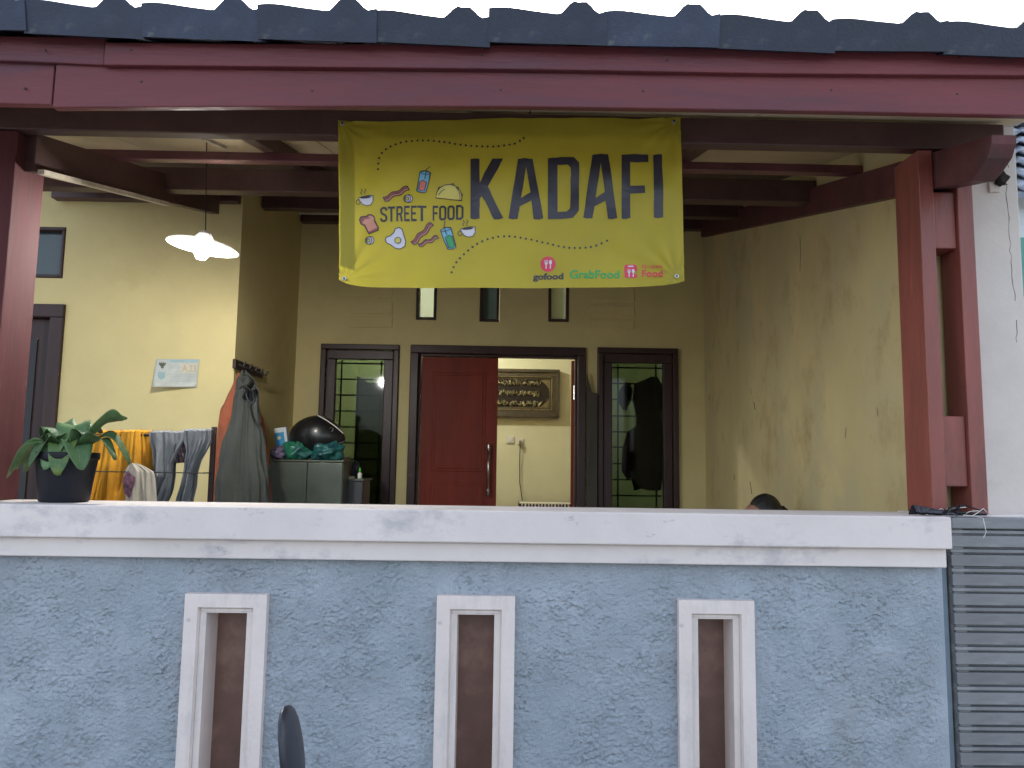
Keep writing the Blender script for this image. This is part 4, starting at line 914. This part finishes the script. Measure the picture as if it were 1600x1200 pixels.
MB().prism([(ccx-hw+.10,ccz-hh),(ccx+hw-.10,ccz-hh),(ccx+hw-.03,ccz-hh+.06),(ccx+hw,ccz-.05),(ccx+hw,ccz+.05),(ccx+hw-.03,ccz+hh-.06),(ccx+hw-.10,ccz+hh),(ccx-hw+.10,ccz+hh),(ccx-hw,ccz+.05),(ccx-hw,ccz-.05)], YI-.036, YI-.0305, 'y').build('dark_field', mat('brown_velvet', (.025,.016,.01), rough=.9, var=.2), pf)
for row in range(3):
    stq = MB(); zc = ccz+(1-row)*.115
    x = ccx-hw+.06
    while x < ccx+hw-.09:
        n_ = 5; pts = [(x+random.uniform(-.02,.025), YI-.042, zc+random.uniform(-.036,.036)) for _ in range(n_)]; pts.sort(key=lambda q: q[0]+random.uniform(-.015,.015))
        stq.tube(pts, [.003,.0055,.004,.006,.002], 5); x += .016
    stq.build('calligraphy_line', m_gold, pf, smooth=True)
sw = at(797, 687, YI); s_ = thing('light_switch', 'square cream light switch on the room wall under the picture', 'switch', sw)
B(sw.x-.042, sw.x+.042, YI-.012, YI-.0005, sw.z-.042, sw.z+.042).build('plate', m_plast, s_, bevel=.004); B(sw.x-.022, sw.x+.022, YI-.018, YI-.0125, sw.z-.026, sw.z+.026).build('rocker', m_plast, s_, bevel=.003)
so_ = at(813, 690, YI); s_ = thing('power_socket', 'wall socket with a dark plug and hanging cord, right of the switch', 'socket', so_)
B(so_.x-.036, so_.x+.036, YI-.012, YI-.0005, so_.z-.036, so_.z+.036).build('plate', m_plast, s_, bevel=.004)
B(so_.x-.014, so_.x+.010, YI-.05, YI-.0125, so_.z-.05, so_.z+.01).build('plug', mat('tan_plug', (.20,.15,.08), rough=.5), s_, bevel=.004)
tb_z = at(850, 787, YI-.5).z
MB().tube([(so_.x-.002, YI-.03, so_.z-.05), (so_.x-.004, YI-.02, so_.z-.25), (so_.x, YI-.02, so_.z-.45), (so_.x+.03, YI-.06, tb_z+.01)], .005, 6).build('cord', m_blackp, s_)
tb = thing('side_table', 'dark side table with a lace runner inside the doorway', 'table', (at(860, 787, YI-.3).x, YI-.3, FLOOR))
ta, tb2 = at(811, 787, YI-.5).x, at(930, 787, YI-.5).x
B(ta, tb2, YI-.52, YI-.06, tb_z-.04, tb_z).build('top', m_frw, tb, bevel=.004)
for x in (ta+.03, tb2-.03):
    for y in (YI-.49, YI-.09): B(x-.02, x+.02, y-.02, y+.02, FLOOR, tb_z-.041).build('leg', m_frw, tb)
lc = MB()
for q_ in range(22):
    x = ta+.02+q_*(tb2-ta-.04)/22; lc.add([(x, YI-.53, tb_z+.002), (x+.022, YI-.53, tb_z+.002), (x+.017, YI-.532, tb_z-.02-.012*(q_%3)), (x+.005, YI-.532, tb_z-.02-.01*((q_+1)%3))], [(0,1,2,3)])
lc.box(ta+.01, tb2-.01, YI-.53, YI-.2, tb_z+.001, tb_z+.003); lc.build('lace_runner', m_plast, tb)
# tall wardrobe edge seen through the left window
wd_ = at(560, 590, 4.5); wr_ = thing('wardrobe', 'tall dark wardrobe seen through the left window glass', 'wardrobe', (wd_.x+.25, 4.75, FLOOR))
B(wd_.x, wd_.x+.018, 4.42, 5.1, FLOOR, wd_.z).build('side_panel', m_iron, wr_); B(wd_.x+.0185, wd_.x+.5, 4.45, 5.1, FLOOR+.05, wd_.z-.05).build('body', mat('green_grey_laminate', (.12,.14,.10), rough=.5, var=.1), wr_)
# clothes inside the right window
YJ = YB+.32
coat('dark_jacket', 'black jacket hanging behind the glass of the right window', 'jacket', mat('black_cloth', (.012,.014,.016), rough=.9, var=.2, bump=.3, bscale=80),
     [(1022,590,5,YJ),(1012,600,22,YJ),(1012,625,25,YJ),(1014,650,20,YJ),(1015,700,22,YJ),(1012,745,24,YJ),(1012,765,20,YJ)], 1.0, amp=.06, sq=.35)
coat('hanging_hat', 'dark floppy hat shape hanging left of the black jacket inside the window', 'hat', mat('dark_green_cloth', (.03,.04,.035), rough=.9, var=.2),
     [(980,598,4,YJ-.06),(977,612,11,YJ-.06),(976,628,9,YJ-.06),(977,641,2,YJ-.06)], 2.0, amp=.10, sq=.4)
coat('shoulder_bag', 'dark shoulder bag hanging low behind the right window glass', 'bag', mat('dark_nylon', (.02,.022,.028), rough=.6, var=.3),
     [(996,668,3,YJ-.1),(992,676,12,YJ-.1),(988,700,15,YJ-.1),(988,735,17,YJ-.1),(990,748,10,YJ-.1)], 3.0, amp=.06, sq=.4)

# ------------------------------------------------------------------ leaning plank by the door
q0 = rect(916, 615, 933, 800, YB-.03)
pl_ = thing('plank', 'dark grey plank leaning on the wall right of the door', 'plank', ((q0[0]+q0[1])/2, YB-.05, FLOOR))
MB().prism([(q0[0]+.003,FLOOR),(q0[1]-.002,FLOOR),(q0[1]-.002,q0[3]),(q0[0]+.04,q0[3]+.005),(q0[0]+.02,q0[3]+.09),(q0[0]+.003,q0[3]+.17)], YB-.062, YB-.036, 'y').build('board', mat('dark_grey_wood', (.055,.047,.036), rough=.7, var=.2, stretch=(1,1,.1), vscale=12), pl_, bevel=.002)
B(q0[0]+.006, q0[1]-.004, YB-.036, YB-.001, 1.2, 1.25).build('batten_or_lit_edge', m_frw, pl_)

# ------------------------------------------------------------------ person sitting on the terrace floor, only the head showing
hx_, hy_ = at(1187, 780, 1.4).x, 1.4; htop = at(1185, 773, 1.4).z
pe = thing('person', 'person with black hair sitting behind the fence by the side wall, head top showing', 'person', (hx_, hy_, FLOOR))
bones = [((0,0,FLOOR+.12),.15),((0.01,0,FLOOR+.32),.13),((.02,0,FLOOR+.50),.145),((.01,0,htop-.30),.07),((0,0,htop-.235),.055),((-.012,0,htop-.16),.078),((0,0,htop-.095),.088),((0,0,htop-.04),.062),
         ((0,-.17,FLOOR+.55),.055),((-.08,-.24,FLOOR+.33),.042),((-.28,-.17,FLOOR+.22),.034),((-.34,-.15,FLOOR+.20),.03),
         ((0,.17,FLOOR+.55),.055),((-.08,.24,FLOOR+.33),.042),((-.28,.17,FLOOR+.22),.034),((-.34,.15,FLOOR+.20),.03),
         ((-.06,-.12,FLOOR+.11),.10),((-.36,-.27,FLOOR+.11),.07),((-.30,.06,FLOOR+.065),.05),((-.40,.10,FLOOR+.05),.04),
         ((-.06,.12,FLOOR+.11),.10),((-.36,.27,FLOOR+.11),.07),((-.24,-.06,FLOOR+.065),.05),((-.24,-.16,FLOOR+.05),.04),
         ((-.098,0,htop-.15),.014)]
edges = [(0,1),(1,2),(2,3),(3,4),(4,5),(5,6),(6,7),(2,8),(8,9),(9,10),(10,11),(2,12),(12,13),(13,14),(14,15),(0,16),(16,17),(17,18),(18,19),(0,20),(20,21),(21,22),(22,23),(5,24)]
me = bpy.data.meshes.new('body'); me.from_pydata([(b_[0][0], b_[0][1], b_[0][2]-FLOOR) for b_ in bones], edges, [])
bo_ = bpy.data.objects.new('body', me); COL.objects.link(bo_); bo_.parent = pe
bo_.modifiers.new('skin', 'SKIN')
for i, b_ in enumerate(bones): me.skin_vertices[0].data[i].radius = (b_[1], b_[1])
me.skin_vertices[0].data[0].use_root = True
ss = bo_.modifiers.new('s', 'SUBSURF'); ss.levels = 2; ss.render_levels = 2
me.materials.append(mat('warm_skin', (.33,.16,.11), rough=.55, var=.06))
def cap_(r, z0, c, s): 
    return MB().grid(lambda u, v: Vector((c[0]+r[0]*math.sin(math.pi*v*s)*math.cos(2*math.pi*u), c[1]+r[1]*math.sin(math.pi*v*s)*math.sin(2*math.pi*u), c[2]+r[2]*math.cos(math.pi*v*s)+.003*noise.noise(Vector((u*20, v*4, 0))))), 32, 14)
m_hair = mat('black_hair', (.012,.010,.010), rough=.5, var=.4, stretch=(.3,1,.3), vscale=60, bump=.8, bscale=120)
hb = cap_((.092,.088,.112), 0, (hx_+.030, hy_, htop-.105), .72); hb.build('hair', m_hair, pe, smooth=True)
blob((hx_+.125, hy_+.01, htop-.105), .035, .04, .045, 4, .2).build('hair_bun', m_hair, pe, smooth=True)
MB().prism([(-.16,.40),(.16,.40),(.17,.60),(.06,.66),(-.06,.66),(-.17,.60)], 0, .02, 'x')

# ------------------------------------------------------------------ scrap and wire on the coping by the posts
sp0 = at(1470, 797, -.01); sp0.z = ZCOP+.001
scr = thing('wire_scrap', 'heap of torn black plastic and tangled wire on the coping by the red posts', 'scrap', sp0)
xa, xb = at(1422, 795, 0).x, at(1490, 795, 0).x
def tfn(u, v):
    x = xa+(xb-xa)*u; return Vector((x, -.015+.055*(v-.5)*(1-.6*u), ZCOP+.003+.034*(1-u)**.7*math.sin(math.pi*min(1, v*.9+.1))+.004*noise.noise(Vector((u*14, v*6, 0)))))
MB().grid(tfn, 20, 8).build('torn_plastic', mat('torn_black_plastic', (.028,.032,.042), rough=.4, var=.3, bump=.5, bscale=60), scr, solidify=.003)
random.seed(21)
for k in range(9):
    p = Vector((random.uniform(xb-.10, xb+.02), random.uniform(-.06,.02), ZCOP+.006)); pts = [p]
    for j in range(5): p = p+Vector((random.uniform(.0,.035), random.uniform(-.02,.02), random.uniform(-.014,.018))); p.z = max(p.z, ZCOP+.004); pts.append(p.copy())
    MB().tube(pts, .0028 if k < 6 else .0016, 5).build('wire', m_blackp if k < 6 else m_plast, scr, smooth=True)
MB().tube([(xb+.035,-.05,ZCOP+.005),(xb+.055,-.083,ZCOP-.002),(xb+.06,-.088,ZCOP-.05),(xb+.05,-.087,ZCOP-.07)], .0013, 4).build('loose_thread', m_plast, scr)
MB().tube([(xb+.0,-.01,ZCOP+.012),(xb+.06,.0,ZCOP+.008),(xb+.13,.02,ZCOP+.006)], .005, 6).build('wire', m_blackp, scr)

# ------------------------------------------------------------------ scooter parked on the street, one mirror in view
mp = at(455, 1165, -1.40)
SY = -1.66; hxs = mp.x+.02
scoo = thing('scooter', 'dark motor scooter parked along the fence, one black mirror showing', 'scooter', (hxs+.45, SY, 0))
m_body = mat('dark_scooter_paint', (.02,.022,.028), rough=.25, var=.1, coat=.5); m_rub = mat('rubber', (.02,.02,.02), rough=.85, var=.2)
m_mir = mat('black_mirror_shell', (.020,.024,.036), rough=.38, var=.15)
def mirror(cy, sgn):
    c = Vector((mp.x, cy, mp.z))
    prof_ = [(-.075,.010,.030),(-.068,.0155,.045),(-.04,.0145,.058),(-.005,.0125,.062),(.03,.0112,.056),(.052,.0088,.042),(.061,.006,.026),(.065,.001,.004)]
    def fn(u, v):
        f = v*(len(prof_)-1); i = min(len(prof_)-2, int(f)); t = f-i; z, rx, ry = [prof_[i][j]*(1-t)+prof_[i+1][j]*t for j in range(3)]
        a = 2*math.pi*u; lean = -.17*z-.7*z*z
        return c+Vector((rx*math.cos(a)+lean, ry*math.sin(a), z))
    mm = MB().grid(fn, 28, 24).build('mirror', m_mir, scoo, smooth=True)
    MB().tube([c+Vector((.008,0,-.05)), c+Vector((.004,-.01*sgn,-.085)), c+Vector((.02,-.05*sgn,-.14)), Vector((hxs+.05, cy-.10*sgn, .985))], .006, 8).build('mirror_stalk', m_steel, mm, smooth=True)
mirror(mp.y, 1); mirror(2*SY-mp.y, -1)
hb_ = MB().tube([(hxs+.10,SY-.33,.955),(hxs+.06,SY-.15,.985),(hxs+.03,SY,.97),(hxs+.06,SY+.15,.985),(hxs+.10,SY+.33,.955)], .012, 10).build('handlebar', m_iron, scoo, smooth=True)
for s_ in (-1, 1): MB().tube([(hxs+.066,SY+s_*.20,.978),(hxs+.10,SY+s_*.335,.955)], .018, 12).build('grip', m_rub, hb_, smooth=True)
blob((hxs+.01, SY, .93), .09, .13, .085, 1, .0, 20, 12).build('head_cowl', m_body, scoo, smooth=True)
MB().tube([(hxs+.02,SY,.92),(hxs-.06,SY,.62),(hxs-.15,SY,.30)], [.03,.04,.03], 12).build('steering_column', m_iron, scoo, smooth=True)
MB().grid(lambda u, v: Vector((hxs-.03-.16*(1-v)+.05*math.cos((u-.5)*2.6), SY+.19*(u-.5)*2*(1-.25*v), .32+.55*v)), 14, 12).build('leg_shield', m_body, scoo, smooth=True, solidify=.02)
def wheel(x):
    Mx = Matrix.Rotation(R(90), 4, 'X'); wv = thing('wheel', None, None, (x, SY, 0)); wv.parent = scoo; wv.location = Vector((x, SY, 0))-scoo.location
    MB().lathe([(.18,-.03),(.22,-.04),(.25,-.025),(.258,0),(.25,.025),(.22,.04),(.18,.03),(.18,-.03)], (x,SY,.259), 32, Mx, cap=False).build('tyre', m_rub, wv, smooth=True)
    MB().lathe([(.0,-.02),(.06,-.03),(.17,-.015),(.182,-.028),(.182,.028),(.17,.015),(.06,.03),(0,.02)], (x,SY,.259), 24, Mx, cap=False).build('rim', m_steel, wv, smooth=True)
wheel(hxs-.22); wheel(hxs+1.02)
B(hxs-.02, hxs+.34, SY-.15, SY+.15, .27, .33).build('floorboard', m_body, scoo, bevel=.02)
MB().prism([(hxs+.32,.30),(hxs+.85,.36),(hxs+1.22,.66),(hxs+1.18,.76),(hxs+.42,.70)], SY-.13, SY+.13, 'y').build('rear_body', m_body, scoo, bevel=.04)
MB().prism([(hxs+.40,.705),(hxs+1.14,.765),(hxs+1.12,.83),(hxs+.80,.83),(hxs+.46,.79)], SY-.14, SY+.14, 'y').build('seat', m_rub, scoo, bevel=.03)
MB().tube([(hxs+.5,SY+.14,.3),(hxs+.52,SY+.22,.004)], .01, 8).build('side_stand', m_iron, scoo)

# ------------------------------------------------------------------ neighbour house glimpsed at the right edge
nb = thing('neighbour_house', 'pale neighbouring house with weathered grey tiled roof past the wall end', 'house', (7.2, 8.2, 0))
q = at(1592, 330, 7.0)
B(q.x-.6, q.x+5, 7.0, 11.5, 0, at(1592, 300, 7.0).z).build('wall', mat('pale_neighbour_wall', (.62,.66,.66), rough=.8, var=.06), nb)
gr = rect(1590, 372, 1660, 462, 6.95); B(q.x-.5, gr[1]+1, 6.94, 6.998, gr[2], gr[3]).build('shutter', mat('green_shutter', (.10,.30,.24), rough=.6, var=.1), nb)
ze, zr_ = at(1592, 300, 6.7).z, at(1592, 185, 8.9).z
tilem = mat('weathered_grey_tile', (.20,.23,.27), rough=.7, var=.3, vscale=6, stain=(.34,.36,.38), stain_scale=5, stain_lo=.5, stain_hi=.7, obj_random=.2)
MB().prism([(6.7,ze-.08),(9.0,zr_-.08),(9.0,zr_+.0),(6.7,ze+.0)], q.x-.8, q.x+5.2, 'x').build('roof_deck', tilem, nb)
for r_ in range(7):
    a0, a1 = r_/7, (r_+1)/7; ya, yb = 6.7+2.2*a0, 6.7+2.2*a1+.06; za, zb_ = ze+(zr_-ze)*a0, ze+(zr_-ze)*a1
    MB().grid(lambda u, v: Vector((q.x-.8+6*u, ya+(yb-ya)*v, za+(zb_-za)*v+.05*(1-v)+.03*math.sin(u*6/.25*2*math.pi))), 140, 2).build('tile_course', tilem, nb, solidify=.02, smooth=True)

for o in (house, bw, fence, gate, roof, nb): o['kind'] = 'thing'
